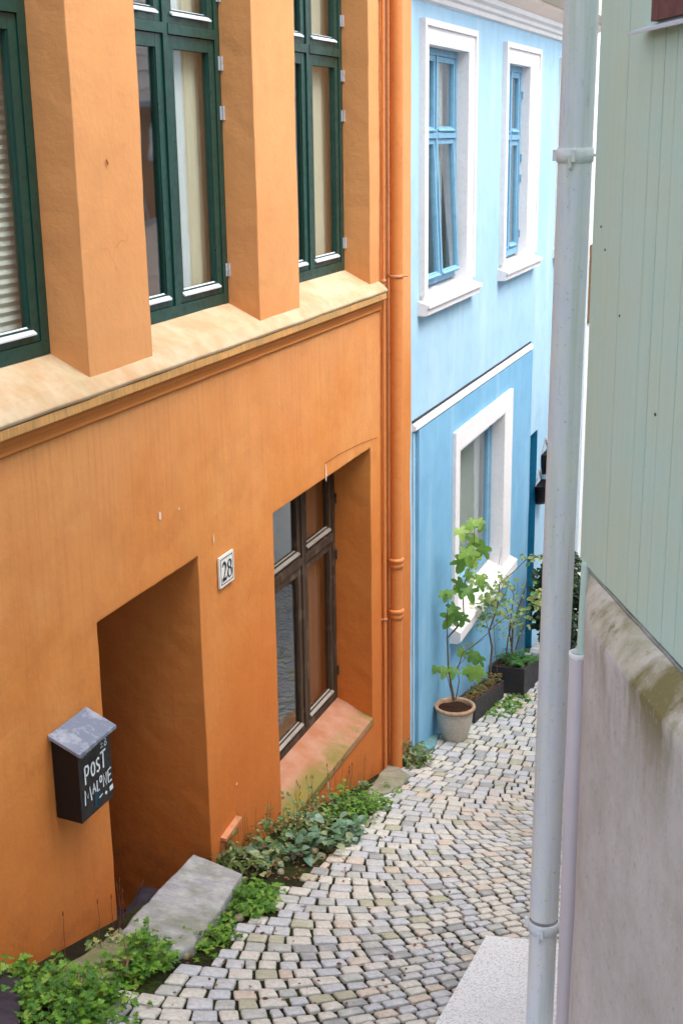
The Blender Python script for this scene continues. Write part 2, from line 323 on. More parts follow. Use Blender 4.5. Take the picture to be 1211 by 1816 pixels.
STEM = M_paint('brown_stem_bark', srgb(120, 92, 70), srgb(80, 60, 44), .8, .3); GSTEM = M_paint('green_stem', srgb(96, 116, 60), srgb(90, 70, 50), .6, .4)
DRYST = M_paint('dry_red_stem', srgb(120, 66, 44), srgb(80, 48, 34), .8, .3)
MAROON = M_paint('maroon_window_paint', srgb(104, 62, 66), srgb(70, 42, 44), .5, .4)
LF_BRIGHT = M_leaf('bright_weed_leaves', [(84, 132, 40), (104, 154, 48), (72, 118, 44), (124, 168, 58), (78, 126, 50), (140, 168, 66)])
LF_MIX = M_leaf('mixed_weed_leaves', [(86, 116, 60), (106, 132, 70), (112, 134, 90), (74, 106, 64), (136, 156, 92), (98, 116, 56), (168, 174, 124), (124, 96, 62)])
LF_BLUE = M_leaf('bluish_broad_leaves', [(110, 146, 122), (92, 128, 96), (136, 164, 142), (84, 120, 82), (150, 164, 120)], .35)
LF_FIG = M_leaf('lobed_leaves', [(122, 164, 72), (142, 180, 84), (108, 150, 74), (164, 192, 98)], .45, .45)
LF_PALE = M_leaf('pale_small_leaves', [(136, 166, 104), (164, 182, 124), (112, 146, 84), (176, 176, 100), (98, 132, 76)])
LF_FERN = M_leaf('fern_fronds', [(70, 122, 52), (84, 136, 60), (62, 108, 58)])
LF_DARK = M_leaf('dark_bush_leaves', [(38, 66, 34), (50, 82, 40), (30, 54, 32), (66, 100, 54)], .4)
LF_RED = M_leaf('reddish_low_leaves', [(116, 80, 44), (96, 110, 50), (130, 92, 50), (84, 104, 44), (140, 120, 60)])
YEL = M_leaf('yellow_petals', [(226, 196, 60), (216, 180, 50)])

# ------------------------------------------------------------------ ground and cobbles
def ground():
    mb = MB(); xs = [-60, -20, -8] + [-4 + .25*i for i in range(23)] + [3, 8, 20, 60]
    ys = [-40, -20, -8, -2, 0] + [1 + .25*i for i in range(77)] + [24, 30, 45, 80, 150]
    V = [[mb.b.verts.new((x, y, gz(y) - .016 + (noise.noise(Vector((x*2.3, y*2.3, 0)))*.008 if -4 < x < 3 and y > 0 else 0))) for x in xs] for y in ys]
    for a, b in zip(V, V[1:]):
        for i in range(len(xs) - 1):
            if -4.3 < xs[i] < -3.1 and 4.7 < a[i].co.y < 5.9: continue      # the sunken doorway
            mb.b.faces.new((a[i], a[i + 1], b[i + 1], b[i]))
    structure(mb.build('ground', SOIL, smooth=True))
ground()
def left_edge(y):
    pts = [(2, -2.45), (4.0, -2.50), (4.6, -2.40), (5.3, -2.45), (5.8, -2.52), (6.6, -2.52), (7.4, -2.62), (8.2, -2.80), (9.0, -2.88), (9.5, -2.9), (10.2, -2.97), (30, -2.97)]
    for (a, xa), (b, xb) in zip(pts, pts[1:]):
        if y <= b: return xa + (xb - xa)*(y - a)/(b - a)
    return -2.97
def cobbles():
    rnd = random.Random(4); mb = MB(); X0, X1 = -3.05, .45; n = 70
    xs = [X0 + (X1 - X0)*i/n for i in range(n + 1)]
    def s(x):                                    # slope of a course of setts across the lane
        t = min(1, max(0, (x + 2.6)/1.3)); return 0.16 + 1.3*t*t*(3 - 2*t)*(1 if x < -1.2 else max(.2, 1 - (x + 1.2)*.6))
    A = [0]
    for a, b in zip(xs, xs[1:]): A.append(A[-1] + s((a + b)/2)*(b - a))
    def fade(y0): t = min(1, max(0, (y0 - 6.3)/3.2)); return 1 - .80*t*t*(3 - 2*t)
    def yc(x, y0):
        k = min(n - 1e-6, max(0, (x - X0)/(X1 - X0)*n)); i = int(k); return y0 + fade(y0)*(A[i] + (A[i + 1] - A[i])*(k - i))
    def slope(x, y0): return (yc(x + .02, y0) - yc(x - .02, y0))/.04
    y0 = -1.2; row = 0
    while y0 < 18:
        pitch = (.122 + .0085*max(0, y0 - 4) if y0 < 8 else .156)*(1 + rnd.uniform(-.05, .05)); y1 = y0 + pitch
        x = X0 + rnd.uniform(0, .1)
        while x < X1:
            sl = slope(x, y0); c = 1/math.sqrt(1 + sl*sl); wl = rnd.uniform(.088, .128) if rnd.random() > .06 else rnd.uniform(.055, .075)
            dx = wl*c; x2 = x + dx; g = .0067
            # sheared corner points: the long joints lean like the photo's
            ux, uy = c, sl*c
            lean = sl*c*c*pitch*.9; hh_ = c*c*pitch
            P = [(x, yc(x, y0)), (x2, yc(x2, y0)), (x2 - lean, yc(x2 - lean, y1)), (x - lean, yc(x - lean, y1))]
            cx = sum(p[0] for p in P)/4; cy = sum(p[1] for p in P)/4
            x = x2
            if cy < 1.5 or cy > 19 or cx < left_edge(cy) + rnd.uniform(-.03, .05) or cx > .4: continue
            if cy < 5.5 and cx > -1.17 - (cy - 3.2)*.064 + .05: continue
            near = cy < 9
            # rounded outline
            out = []
            ns = 3 if near else 2
            for k in range(4):
                p = Vector(P[k]); q = Vector(P[(k + 1) % 4]); pr = Vector(P[k - 1])
                e1 = (q - p); e0 = (pr - p); l1 = e1.length; l0 = e0.length
                if l1 < 1e-4 or l0 < 1e-4: continue
                e1 /= l1; e0 /= l0; ins = p + (e1 + e0)*g*1.15
                ins += Vector((rnd.uniform(-1, 1), rnd.uniform(-1, 1)))*.0042
                rr = rnd.uniform(.008, .016); r0 = min(rr, l0*.3); r1 = min(rr, l1*.3)
                a = ins + e0*r0; b2 = ins + e1*r1
                for j in range(ns + 1):
                    t = j/ns; out.append(a*(1 - t)**2 + ins*2*t*(1 - t) + b2*t*t)
            m = len(out); c2 = sum(out, Vector((0, 0)))/m
            tz = rnd.uniform(-.003, .0035); tx, ty = rnd.uniform(-.05, .05), rnd.uniform(-.06, .06); ed = rnd.uniform(.004, .0075)
            tx *= .4; ty *= .4
            def Z(p, d): return gz(p.y) + tz + tx*(p.x - c2.x) + ty*(p.y - c2.y) + d
            rings = []
            for f, d in ((1.0, -.05), (1.0, -ed*1.35), (.955, -ed*.45), (.85, 0), (.5, .0025)):
                rings.append([mb.b.verts.new((q.x, q.y, Z(q, d + (rnd.uniform(-.0012, .0012) if f < .9 else 0)))) for q in [c2 + (p - c2)*f for p in out]])
            for a, b2 in zip(rings, rings[1:]):
                for k in range(m):
                    fc = mb.b.faces.new((a[k], a[(k + 1) % m], b2[(k + 1) % m], b2[k])); fc.smooth = True
            fc = mb.b.faces.new(rings[-1]); fc.smooth = True
        y0 = y1; row += 1
    structure(mb.build('cobbled_lane', COBBLE, normals=False))
cobbles()

# ------------------------------------------------------------------ walls with openings
def wall_shell(X, y0, y1, z0, z1, holes, step=.12, wob=.003, seed=0, region=None):
    """front face of a wall in the plane x = X with real recesses; holes: (ya, yb, za, zb, depth)"""
    mb = MB()
    def cuts(a, b, marks):
        ms = sorted(set([a, b] + [m for m in marks if a < m < b])); out = []
        for p, q in zip(ms, ms[1:]):
            k = max(1, int(math.ceil((q - p)/step))); out += [p + (q - p)*i/k for i in range(k)]
        return out + [b]
    ys = cuts(y0, y1, [h[0] for h in holes] + [h[1] for h in holes]); zs = cuts(z0, z1, [h[2] for h in holes] + [h[3] for h in holes])
    cache = {}
    def V(x, y, z):
        k = (round(x, 4), round(y, 4), round(z, 4))
        if k not in cache:
            q = Vector((x, y, z))*1.7; q2 = Vector((x, y, z))*9
            a = (noise.noise(q + Vector((seed, 0, 0)))*1.4 + noise.noise(q2)*.7)*wob
            cache[k] = mb.b.verts.new((x + a, y + noise.noise(q2 + Vector((5, 5, 5)))*wob, z + noise.noise(q2 + Vector((9, 1, 4)))*wob))
        return cache[k]
    def inside(y, z): return any(h[0] < y < h[1] and h[2] < z < h[3] for h in holes)
    for a, b in zip(ys, ys[1:]):
        for c, d in zip(zs, zs[1:]):
            if not inside((a + b)/2, (c + d)/2): mb.b.faces.new((V(X, a, c), V(X, b, c), V(X, b, d), V(X, a, d)))
    for (ya, yb, za, zb, dp) in holes:
        k = max(1, int(dp/step)); ds = [X - dp*i/k for i in range(k + 1)]
        hy = [y for y in ys if ya <= y <= yb]; hz = [z for z in zs if za <= z <= zb]
        for p, q in zip(ds, ds[1:]):
            for c, d in zip(hz, hz[1:]):
                mb.b.faces.new((V(p, ya, c), V(p, ya, d), V(q, ya, d), V(q, ya, c))); mb.b.faces.new((V(p, yb, c), V(q, yb, c), V(q, yb, d), V(p, yb, d)))
            for a, b in zip(hy, hy[1:]):
                mb.b.faces.new((V(p, a, zb), V(p, b, zb), V(q, b, zb), V(q, a, zb)))
                mb.b.faces.new((V(p, a, za), V(q, a, za), V(q, b, za), V(p, b, za)))
    return mb

def window(house, X, y0, y1, z0, z1, mull, trans, mat, fw=.062, sw=.055, mw=.05, flash=None, hinges=(), hinge_mat=None, label=None, curtains=(), tilt=0):
    """casement window seen from +x; X is the front plane of its outer frame"""
    mb = MB(); d = .075
    mb.box(X - d, X, y0, y0 + fw, z0, z1); mb.box(X - d, X, y1 - fw, y1, z0, z1)
    mb.box(X - d, X - .001, y0 + fw, y1 - fw, z0, z0 + fw); mb.box(X - d, X - .001, y0 + fw, y1 - fw, z1 - fw, z1)
    for m in mull: mb.box(X - d, X + .004, m - mw/2, m + mw/2, z0 + fw, z1 - fw)
    cols = [y0 + fw] + sum([[m - mw/2, m + mw/2] for m in mull], []) + [y1 - fw]
    rows = [z0 + fw] + sum([[t - mw/2, t + mw/2] for t in trans], []) + [z1 - fw]
    cells = []
    for i in range(0, len(cols), 2):
        for t in trans: mb.box(X - d, X + .008, cols[i], cols[i + 1], t - mw/2, t + mw/2)
        for j in range(0, len(rows), 2): cells.append((cols[i] + .003, cols[i + 1] - .003, rows[j] + .003, rows[j + 1] - .003))
    mb.bevel(.004, 1)
    XS = X - .006
    def swing(q, c, e):                     # bottom of the lower sashes pushed out, hinged at their top rail
        if tilt and c == rows[0] + .003:
            bmesh.ops.rotate(q.b, cent=(XS, 0, e), matrix=Matrix.Rotation(-R(tilt), 3, 'Y'), verts=q.b.verts)
    for a, b, c, e in cells:
        s = MB()
        for (p, q, u, v) in ((a, a + sw, c, e), (b - sw, b, c, e), (a + sw, b - sw, c, c + sw), (a + sw, b - sw, e - sw, e)):
            s.box(XS - .045, XS - (.001 if q - p > sw*1.1 else 0), p, q, u, v)
        s.box(XS - .036, XS - .008, a + sw - .001, a + sw + .006, c + sw, e - sw); s.box(XS - .036, XS - .008, b - sw - .006, b - sw + .001, c + sw, e - sw)
        s.bevel(.004, 1); swing(s, c, e)
        me = bpy.data.meshes.new('t'); s.b.to_mesh(me); mb.b.from_mesh(me); s.b.free(); bpy.data.meshes.remove(me)
    fr = mb.build('window', mat, house)
    if label: fr['label'] = label
    g = MB()
    for a, b, c, e in cells:
        g1 = MB(); g1.box(XS - .022, XS - .019, a + sw - .006, b - sw + .006, c + sw - .006, e - sw + .006); swing(g1, c, e)
        me = bpy.data.meshes.new('t'); g1.b.to_mesh(me); g.b.from_mesh(me); g1.b.free(); bpy.data.meshes.remove(me)
    g.build('pane', GLASS, fr)
    if flash:
        for a, b, c, e in cells:
            f = MB(); t = c + sw
            f.hexa([(XS - .028, a + sw - .01, t - .012), (XS + .016, a + sw - .02, t - .030), (XS + .016, b - sw + .02, t - .030), (XS - .028, b - sw + .01, t - .012),
                    (XS - .018, a + sw - .01, t + .006), (XS + .016, a + sw - .02, t - .022), (XS + .016, b - sw + .02, t - .022), (XS - .018, b - sw + .01, t + .006)])
            swing(f, c, e); f.build('sash_flashing', flash, fr)
    for hz in hinges:
        h = MB(); h.tube([(X + .010, y1 - .004, hz - .036), (X + .010, y1 - .004, hz - .001)], .0085, 8); h.tube([(X + .010, y1 - .004, hz + .001), (X + .010, y1 - .004, hz + .036)], .0085, 8)
        h.box(X + .0005, X + .004, y1 - .03, y1 - .004, hz - .036, hz + .036); h.build('hinge', hinge_mat or METAL, fr)
    for (a, b, c, e, m, dep, nm) in curtains:
        q = MB(); k = 40
        if nm == 'blind':
            kz = 110; V = [[q.b.verts.new((X - dep - (.012 if j % 2 else 0), y, c + (e - c)*j/kz)) for y in (a, b)] for j in range(kz + 1)]
            for j in range(kz): q.b.faces.new((V[j][0], V[j][1], V[j + 1][1], V[j + 1][0]))
        else:
            V = [[q.b.verts.new((X - dep - .011*math.sin(i*1.1 + math.sin(i*.37)*2) - (.01*noise.noise(Vector((i*.4, z, 0)))), a + (b - a)*i/k, z)) for z in (c, (c + e)/2, e)] for i in range(k + 1)]
            for i in range(k):
                for j in (0, 1): f = q.b.faces.new((V[i][j], V[i + 1][j], V[i + 1][j + 1], V[i][j + 1])); f.smooth = True
        q.build(nm, m, fr)
    return fr

# ------------------------------------------------------------------ orange house
OH = thing('orange_house', 'orange plastered house with green framed windows above and a deep doorway', 'house', (-3, 4, -3.4))
oholes = [(3.65, 4.925, -1.10, 1.30, .19), (5.50, 6.77, -1.10, 1.30, .19), (7.37, 8.665, -1.10, 1.30, .19),
          (4.845, 5.875, -4.40, -2.115, 1.05), (6.87, 8.645, -4.30, -2.155, .285)]
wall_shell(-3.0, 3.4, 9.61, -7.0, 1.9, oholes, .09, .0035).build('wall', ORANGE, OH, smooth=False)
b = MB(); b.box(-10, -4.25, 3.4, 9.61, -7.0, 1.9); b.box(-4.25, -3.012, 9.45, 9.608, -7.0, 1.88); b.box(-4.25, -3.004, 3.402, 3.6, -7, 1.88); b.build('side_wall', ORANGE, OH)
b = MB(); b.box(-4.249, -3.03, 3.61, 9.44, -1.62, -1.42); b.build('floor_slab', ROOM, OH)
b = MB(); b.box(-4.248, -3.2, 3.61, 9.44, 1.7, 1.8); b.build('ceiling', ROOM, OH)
b = MB(); b.hexa([(-10.3, 3.2, 1.9), (-2.8, 3.2, 1.9), (-2.8, 9.62, 1.9), (-10.3, 9.62, 1.9), (-6.6, 3.2, 3.4), (-6.4, 3.2, 3.4), (-6.4, 9.62, 3.4), (-6.6, 9.62, 3.4)]); b.build('roof', M_paint('slate_roof', srgb(60, 60, 64)), OH)
# weathered stone coping under the upper windows
def coping():
    top = [(-3.215, -.880), (-3.19, -.905), (-3.0, -1.000), (-2.945, -1.055)]
    prof_top = top + [(-2.942, -1.062), (-2.946, -1.075), (-3.03, -1.078), (-3.215, -1.078)]
    y0, y1 = 3.38, 8.885; n = 130; mb = MB(); rings = []
    for i in range(n + 1):
        y = y0 + (y1 - y0)*i/n
        rings.append([mb.b.verts.new((x + (noise.noise(Vector((y*3, x*9, z*9)))*.005 if x > -2.99 else 0), y, z + noise.noise(Vector((y*2.1, x*7, 3)))*.005)) for x, z in prof_top])
    m = len(prof_top)
    for a, c in zip(rings, rings[1:]):
        for k in range(m): mb.b.faces.new((a[k], a[(k + 1) % m], c[(k + 1) % m], c[k]))
    mb.b.faces.new(rings[0][::-1]); mb.b.faces.new(rings[-1])
    mb.build('sill_ledge', SILL, OH)
    mb = MB(); prof = [(-3.02, -1.079), (-2.948, -1.079), (-2.946, -1.118), (-2.953, -1.126), (-2.968, -1.130), (-2.972, -1.150), (-2.980, -1.165), (-2.985, -1.182), (-2.984, -1.196), (-2.992, -1.204), (-3.02, -1.206)]
    rings = []; n = 130
    for i in range(n + 1):
        y = y0 + (8.872 - y0)*i/n; rings.append([mb.b.verts.new((x + (noise.noise(Vector((y*4, z*20, 1)))*.003 if x > -3 else 0), y, z)) for x, z in prof])
    m = len(prof)
    for a, c in zip(rings, rings[1:]):
        for k in range(m): mb.b.faces.new((a[k], a[(k + 1) % m], c[(k + 1) % m], c[k]))
    mb.b.faces.new(rings[0][::-1]); mb.b.faces.new(rings[-1]); mb.build('sill_moulding', LIP, OH)
coping()
XW = -3.185
hg = (.72, .375, .12, -.72)
window(OH, XW, 3.655, 4.922, -.905, 1.295, [4.285], [.515], GREENP, flash=FLASH, curtains=[(3.72, 4.91, -.9, 1.25, BLIND, .082, 'blind')], label='green window with a pleated blind, cut by the left edge of the photo', sw=.062)
window(OH, XW, 5.504, 6.768, -.905, 1.295, [6.14], [.515], GREENP, flash=FLASH, hinges=hg, sw=.064, curtains=[(6.50, 6.762, -.9, 1.28, CURT, .100, 'curtain'), (6.36, 6.51, -.9, 1.28, CURTW, .105, 'lace_curtain'), (5.52, 5.75, -.9, 1.28, CURTW, .105, 'lace_curtain')], label='middle green window over the doorway')
window(OH, XW, 7.374, 8.662, -.905, 1.295, [8.04], [.515], GREENP, flash=FLASH, hinges=hg, sw=.064, curtains=[(8.12, 8.655, -.9, 1.28, CURT, .10, 'curtain'), (7.39, 7.6, -.9, 1.28, CURT, .10, 'curtain')], label='green window nearest the orange downpipe')
window(OH, -3.278, 6.88, 8.640, -4.13, -2.165, [7.42, 8.01], [-2.83], OLDWOOD, fw=.05, sw=.06, mw=.055, flash=GREYFL, hinges=(-2.55, -2.98, -3.9), hinge_mat=OLDWOOD,
       curtains=[(8.06, 8.635, -4.1, -2.18, BRCURT, .10, 'curtain'), (6.9, 7.2, -4.1, -2.18, BRCURT, .10, 'curtain')], label='weathered dark timber window beside the doorway')
# sloping painted sill of the lower window
b = MB(); n = 24; V = []
for i in range(n + 1):
    y = 6.872 + (8.643 - 6.872)*i/n; V.append([b.b.verts.new((x, y, z + noise.noise(Vector((y*5, x*8, 0)))*.004)) for x, z in ((-3.30, -4.125), (-3.20, -4.165), (-3.08, -4.225), (-2.992, -4.262), (-2.990, -4.31), (-3.30, -4.31))])
for p, q in zip(V, V[1:]):
    for k in range(6): b.b.faces.new((p[k], p[(k + 1) % 6], q[(k + 1) % 6], q[k]))
b.b.faces.new(V[0][::-1]); b.b.faces.new(V[-1])
def M_lowsill():
    n = NT('pink_painted_sill', .85, .2); a = n.noise(6, 5, .6); c = n.mix(n.ramp(a, [(.4, 0.0), (.65, 1.0)]), srgb(170, 126, 104), srgb(160, 106, 78))
    s = n.xyz(); m1 = n.t.nodes.new('ShaderNodeMapRange'); n.L(s[0], m1.inputs[0]); m1.inputs[1].default_value = -3.16; m1.inputs[2].default_value = -3.08
    m2 = n.ramp(n.noise(2.2, 5, .7), [(.36, 0.0), (.54, .95)])
    c = n.mix(n.math('MULTIPLY', m1.outputs[0], m2), c, srgb(120, 110, 56)); n.color(c); n.bump(a, .3, .004, .01); return n.m
b.build('lower_sill', M_lowsill(), OH)
# door at the back of the recess, threshold
b = MB(); b.box(-4.06, -4.02, 4.86, 5.86, -4.39, -2.12)
for z in (-3.1, -3.7): b.box(-4.022, -4.005, 4.98, 5.74, z - .2, z + .2)
b.bevel(.006, 1); d = b.build('door', BROWNDOOR, OH); b = MB(); b.tube([(-4.01, 5.0, -3.3), (-3.96, 5.0, -3.3), (-3.96, 5.1, -3.3)], .01, 8); b.build('handle', METAL, d)
b = MB(); b.box(-4.02, -3.01, 4.85, 5.865, -4.42, -4.34); b.build('recess_floor', DARKST, OH)
# little cellar hatch right of the doorway
b = MB(); b.hexa([(-3.01, 6.00, -3.86), (-2.965, 6.00, -3.86), (-2.965, 6.22, -3.84), (-3.01, 6.22, -3.84), (-3.01, 6.00, -3.835), (-2.965, 6.00, -3.84), (-2.965, 6.22, -3.815), (-3.01, 6.22, -3.81)])
b.box(-3.0, -2.985, 6.0, 6.02, -4.1, -3.87); b.bevel(.004, 1); b.build('hatch_frame', RUSTP, OH)
# chipped paint and drips on the wall
def ribbon(mb, pts, w, X, up=.0015):
    ws = w if isinstance(w, (list, tuple)) else [w]*len(pts)
    P = [Vector((p[0], p[1])) for p in pts]; L_ = []
    for i, p in enumerate(P):
        d = (P[min(i + 1, len(P) - 1)] - P[max(i - 1, 0)]); d = d.normalized() if d.length > 1e-9 else Vector((1, 0)); nn = Vector((-d.y, d.x))
        L_.append((p + nn*ws[i]/2, p - nn*ws[i]/2))
    for (a, c), (e, f) in zip(L_, L_[1:]): mb.face([(X + up, a.x, a.y), (X + up, c.x, c.y), (X + up, f.x, f.y), (X + up, e.x, e.y)])
def chip(mb, y, z, w, h, rnd):
    n = 12; pts = []
    for k in range(n):
        a = 2*math.pi*k/n; r = rnd.uniform(.6, 1.1); pts.append((-2.9945, y + math.cos(a)*w/2*r, z + math.sin(a)*h/2*r))
    mb.face(pts)
rnd = random.Random(3); PATCH = M_paint('bare_lime_plaster', srgb(222, 200, 180), srgb(190, 150, 120), .9, .3)
for (px, py, w, h) in ((284, 915, .035, .05), (578, 838, .022, .15), (318, 902, .02, .015), (379, 955, .014, .07), (582, 1385, .03, .14), (420, 1390, .02, .02), (88, 1307, .025, .04)):
    p = on_x(px, py, -2.995); b = MB(); chip(b, p.y, p.z, w, h, rnd); b.build('bare_plaster_patch', PATCH, OH)
dkn = NT('crack_line', .9, .1).color(srgb(128, 70, 34)).m
for pts in ([(576, 822), (600, 806), (640, 786), (668, 776)], [(188, 283), (192, 292)]):
    q = [on_x(x, y, -2.995) for x, y in pts]; b = MB(); ribbon(b, [(v.y, v.z) for v in q], .004 if len(q) > 2 else .012, -2.995); b.build('crack', dkn, OH)

# house number plate and mailbox
plate = thing('house_number_plate', 'white enamel plate reading 28 beside the orange doorway', 'sign', (-2.995, 6.19, -2.28))
b = MB(); b.box(-2.996, -2.985, 6.098, 6.280, -2.372, -2.197); b.bevel(.005, 2); b.build('plate', ENAMEL, plate)
b = MB()
for (a, c, e, f) in ((6.112, 6.266, -2.358, -2.354), (6.112, 6.266, -2.215, -2.211), (6.112, 6.116, -2.354, -2.215), (6.262, 6.266, -2.354, -2.215)): b.box(-2.9852, -2.9835, a, c, e, f)
b.build('border_line', INK, plate)
def arc(cx, cz, rx, rz, a0, a1, n=14): return [(cx + rx*math.cos(R(a0 + (a1 - a0)*i/n)), cz + rz*math.sin(R(a0 + (a1 - a0)*i/n))) for i in range(n + 1)]
b = MB()
def glyph2(y, z, w, h):
    p = arc(y + w*.45, z + h*.72, w*.36, h*.24, 170, -40) + [(y + w*.45, z + h*.25), (y + w*.05, z + h*.06)]
    n = len(p); ribbon(b, p, [.006 + .012*math.sin(math.pi*i/n) for i in range(n)], -2.985, .0022)
    ribbon(b, [(y + w*.02, z + h*.06), (y + w*.9, z + h*.06), (y + w*.97, z + h*.2)], [.02, .018, .004], -2.985, .0024)
def glyph8(y, z, w, h):
    for cz, rx, rz in ((z + h*.27, w*.40, h*.25), (z + h*.74, w*.32, h*.22)):
        p = arc(y + w*.5, cz, rx, rz, 0, 360, 24); ribbon(b, p, [.005 + .011*abs(math.cos(2*math.pi*i/24)) for i in range(25)], -2.985, .0022)
glyph2(6.126, -2.338, .058, .104); glyph8(6.192, -2.338, .060, .104); b.build('digits', INK, plate)

mbx = thing('mailbox', 'black metal mailbox with hand painted white words left of the orange doorway', 'mailbox', (-2.995, 4.53, -2.7))
b = MB(); b.hexa([(-2.994, 4.405, -2.865), (-2.868, 4.405, -2.875), (-2.868, 4.675, -2.875), (-2.994, 4.675, -2.865), (-2.994, 4.405, -2.482), (-2.868, 4.405, -2.532), (-2.868, 4.675, -2.532), (-2.994, 4.675, -2.482)])
b.bevel(.008, 2); b.build('body', BLACKM, mbx)
b = MB(); b.hexa([(-2.995, 4.385, -2.480), (-2.845, 4.385, -2.548), (-2.845, 4.70, -2.548), (-2.995, 4.70, -2.480), (-2.995, 4.385, -2.464), (-2.845, 4.385, -2.532), (-2.845, 4.70, -2.532), (-2.995, 4.70, -2.464)])
b.bevel(.004, 1); b.build('lid', LIDM, mbx)
FX = -2.868
def fy(u): return 4.405 + .27*u
def fz(v): return -2.535 - .335*v
GL = {'P': [[(0, 0), (0, 1)], [(0, 1), (.7, .95), (.85, .75), (.6, .5), (0, .45)]], 'O': [arc(.5, .5, .42, .48, 90, 450, 12)], 'S': [[(.9, .85), (.6, 1), (.2, .9), (.1, .7), (.4, .52), (.8, .38), (.85, .15), (.5, 0), (.05, .1)]],
      'T': [[(0, .98), (1, 1)], [(.5, 1), (.45, 0)]], 'M': [[(0, 0), (.08, 1), (.45, .35), (.8, 1), (1, 0)]], 'A': [[(0, 0), (.45, 1), (.9, 0)], [(.2, .4), (.75, .4)]], 'L': [[(.1, 1), (.05, 0), (.9, .05)]],
      'N': [[(0, 0), (.1, 1), (.85, 0), (.95, 1)]], 'E': [[(.9, 1), (.1, .95), (.05, .0), (.95, .05)], [(.08, .5), (.8, .55)]], '2': [[(0, .8), (.4, 1), (.8, .75), (0, 0), (.9, .02)]], '8': [arc(.5, .25, .35, .25, 90, 450, 10), arc(.5, .75, .28, .24, -90, 270, 10)]}
b = MB()
def word(txt, boxes, wd):
    for ch, (u0, v0, u1, v1) in zip(txt, boxes):
        for st in GL[ch]:
            ribbon(b, [(fy(u0 + (u1 - u0)*p[0]), fz(v1 + (v0 - v1)*p[1])) for p in st], wd, FX, .0022)
word('POST', [(.17, .27, .31, .52), (.35, .29, .48, .48), (.52, .29, .63, .48), (.66, .25, .83, .49)], .0105)
word('MALONE', [(.12, .59, .32, .80), (.36, .59, .47, .73), (.50, .59, .58, .75), (.59, .57, .67, .66), (.70, .58, .81, .76), (.85, .57, .97, .76)], .0085)
word('28', [(.68, .12, .77, .19), (.79, .10, .89, .20)], .004)
rs = random.Random(8)
for k in range(16):
    u = .08 + k*.048; v = .10 - k*.002 + rs.uniform(-.008, .008); ribbon(b, [(fy(u), fz(v + .02)), (fy(u + .015), fz(v - .012)), (fy(u + .03), fz(v + .018))], .0022, FX, .0022)
ribbon(b, [(fy(.55), fz(.86)), (fy(.66), fz(.84))], .007, FX, .0022); ribbon(b, [(fy(.74), fz(.85)), (fy(.79), fz(.89))], .014, FX, .0022); ribbon(b, [(fy(.88), fz(.865)), (fy(.99), fz(.855))], .024, FX, .0022)
b.build('painted_lettering', CHALK, mbx)
b = MB(); rs = random.Random(5)
for k in range(5): ribbon(b, [(fy(.42 + k*.035), fz(.70 + rs.uniform(-.04, .04))), (fy(.44 + k*.03), fz(.82)), (fy(.41 + k*.03), fz(.93 + rs.uniform(-.04, .03)))], .009, FX, .0016)
b.build('blue_smear', M_paint('faded_blue_paint', srgb(30, 66, 88), srgb(20, 40, 60), .8, .6), mbx)

# orange downpipe and thin conduit
dp = thing('downpipe', 'orange painted round downpipe at the corner of the orange house', 'drainpipe', (-2.93, 9.02, -4.9))
px = lambda z: 9.02 + (z + 4.9)*.004
b = MB(); b.tube([(-2.93, px(-4.93), -4.93), (-2.93, px(-4.9), -4.9), (-2.93, px(1.88), 1.88)], .0465, 24); b.build('pipe', PIPEO, dp)
for z in (-3.12, -3.53):
    b = MB(); b.lathe([(.046, -.055), (.054, -.05), (.054, -.022), (.050, -.015), (.056, -.008), (.060, .006), (.060, .02), (.0465, .026)], (-2.93, px(z), z), 28); b.box(-3.0, -2.97, px(z) - .012, px(z) + .012, z - .01, z + .012); b.build('collar', PIPEO, dp)
b = MB(); b.lathe([(.046, -.012), (.051, -.011), (.051, .011), (.046, .012)], (-2.93, px(-.98), -.98), 28); b.box(-3.0, -2.97, px(-.98) - .01, px(-.98) + .01, -.99, -.97); b.tube([(-2.9, px(-.98) + .04, -.98), (-2.86, px(-.98) + .06, -.985)], .005, 6); b.build('pipe_clip', RUSTP, dp)
cp = thing('conduit', 'thin faded conduit pipe running up beside the orange downpipe', 'conduit', (-2.975, 8.88, -4.8))
b = MB(); b.tube([(-2.978, 8.888, -4.85), (-2.978, 8.892, -1.1), (-2.978, 8.905, 1.88)], .0135, 12); b.build('pipe', PIPEO, cp)
for z in (-3.55, -1.0, .9): b = MB(); b.lathe([(.014, -.012), (.019, -.01), (.019, .01), (.014, .012)], (-2.978, 8.893, z), 14); b.box(-3.0, -2.99, 8.86, 8.925, z - .008, z + .008); b.build('clip', RUSTP, cp)

# ------------------------------------------------------------------ blue house
BH = thing('blue_house', 'pale blue plastered house with white trimmed windows beyond the orange one', 'house', (-3, 13, -5.6))
XB = -3.005
bh = [(9.985, 11.17, -1.30, .66, .14), (12.60, 13.52, -1.30, .63, .14), (15.22, 16.3, -1.30, .6, .14), (10.90, 12.60, -4.34, -2.68, .15), (14.08, 14.447, -6.6, -3.25, .5)]
wall_shell(XB, 9.612, 16.65, -8.0, 2.4, bh, .16, .003, 7).build('wall', BLUE, BH)
b = MB(); b.box(-9, -4.2, 9.615, 16.65, -8, 2.4); b.box(-4.2, -3.02, 16.5, 16.648, -8, 2.38); b.box(-4.2, -3.02, 9.616, 9.75, -8, 2.38); b.build('side_wall', BLUE, BH)
b = MB(); b.hexa([(-9.3, 9.63, 2.4), (-2.6, 9.63, 2.4), (-2.6, 16.8, 2.4), (-9.3, 16.8, 2.4), (-6.1, 9.63, 4.0), (-5.9, 9.63, 4.0), (-5.9, 16.8, 4.0), (-6.1, 16.8, 4.0)]); b.build('roof', M_paint('clay_tile_roof', srgb(150, 84, 60)), BH)
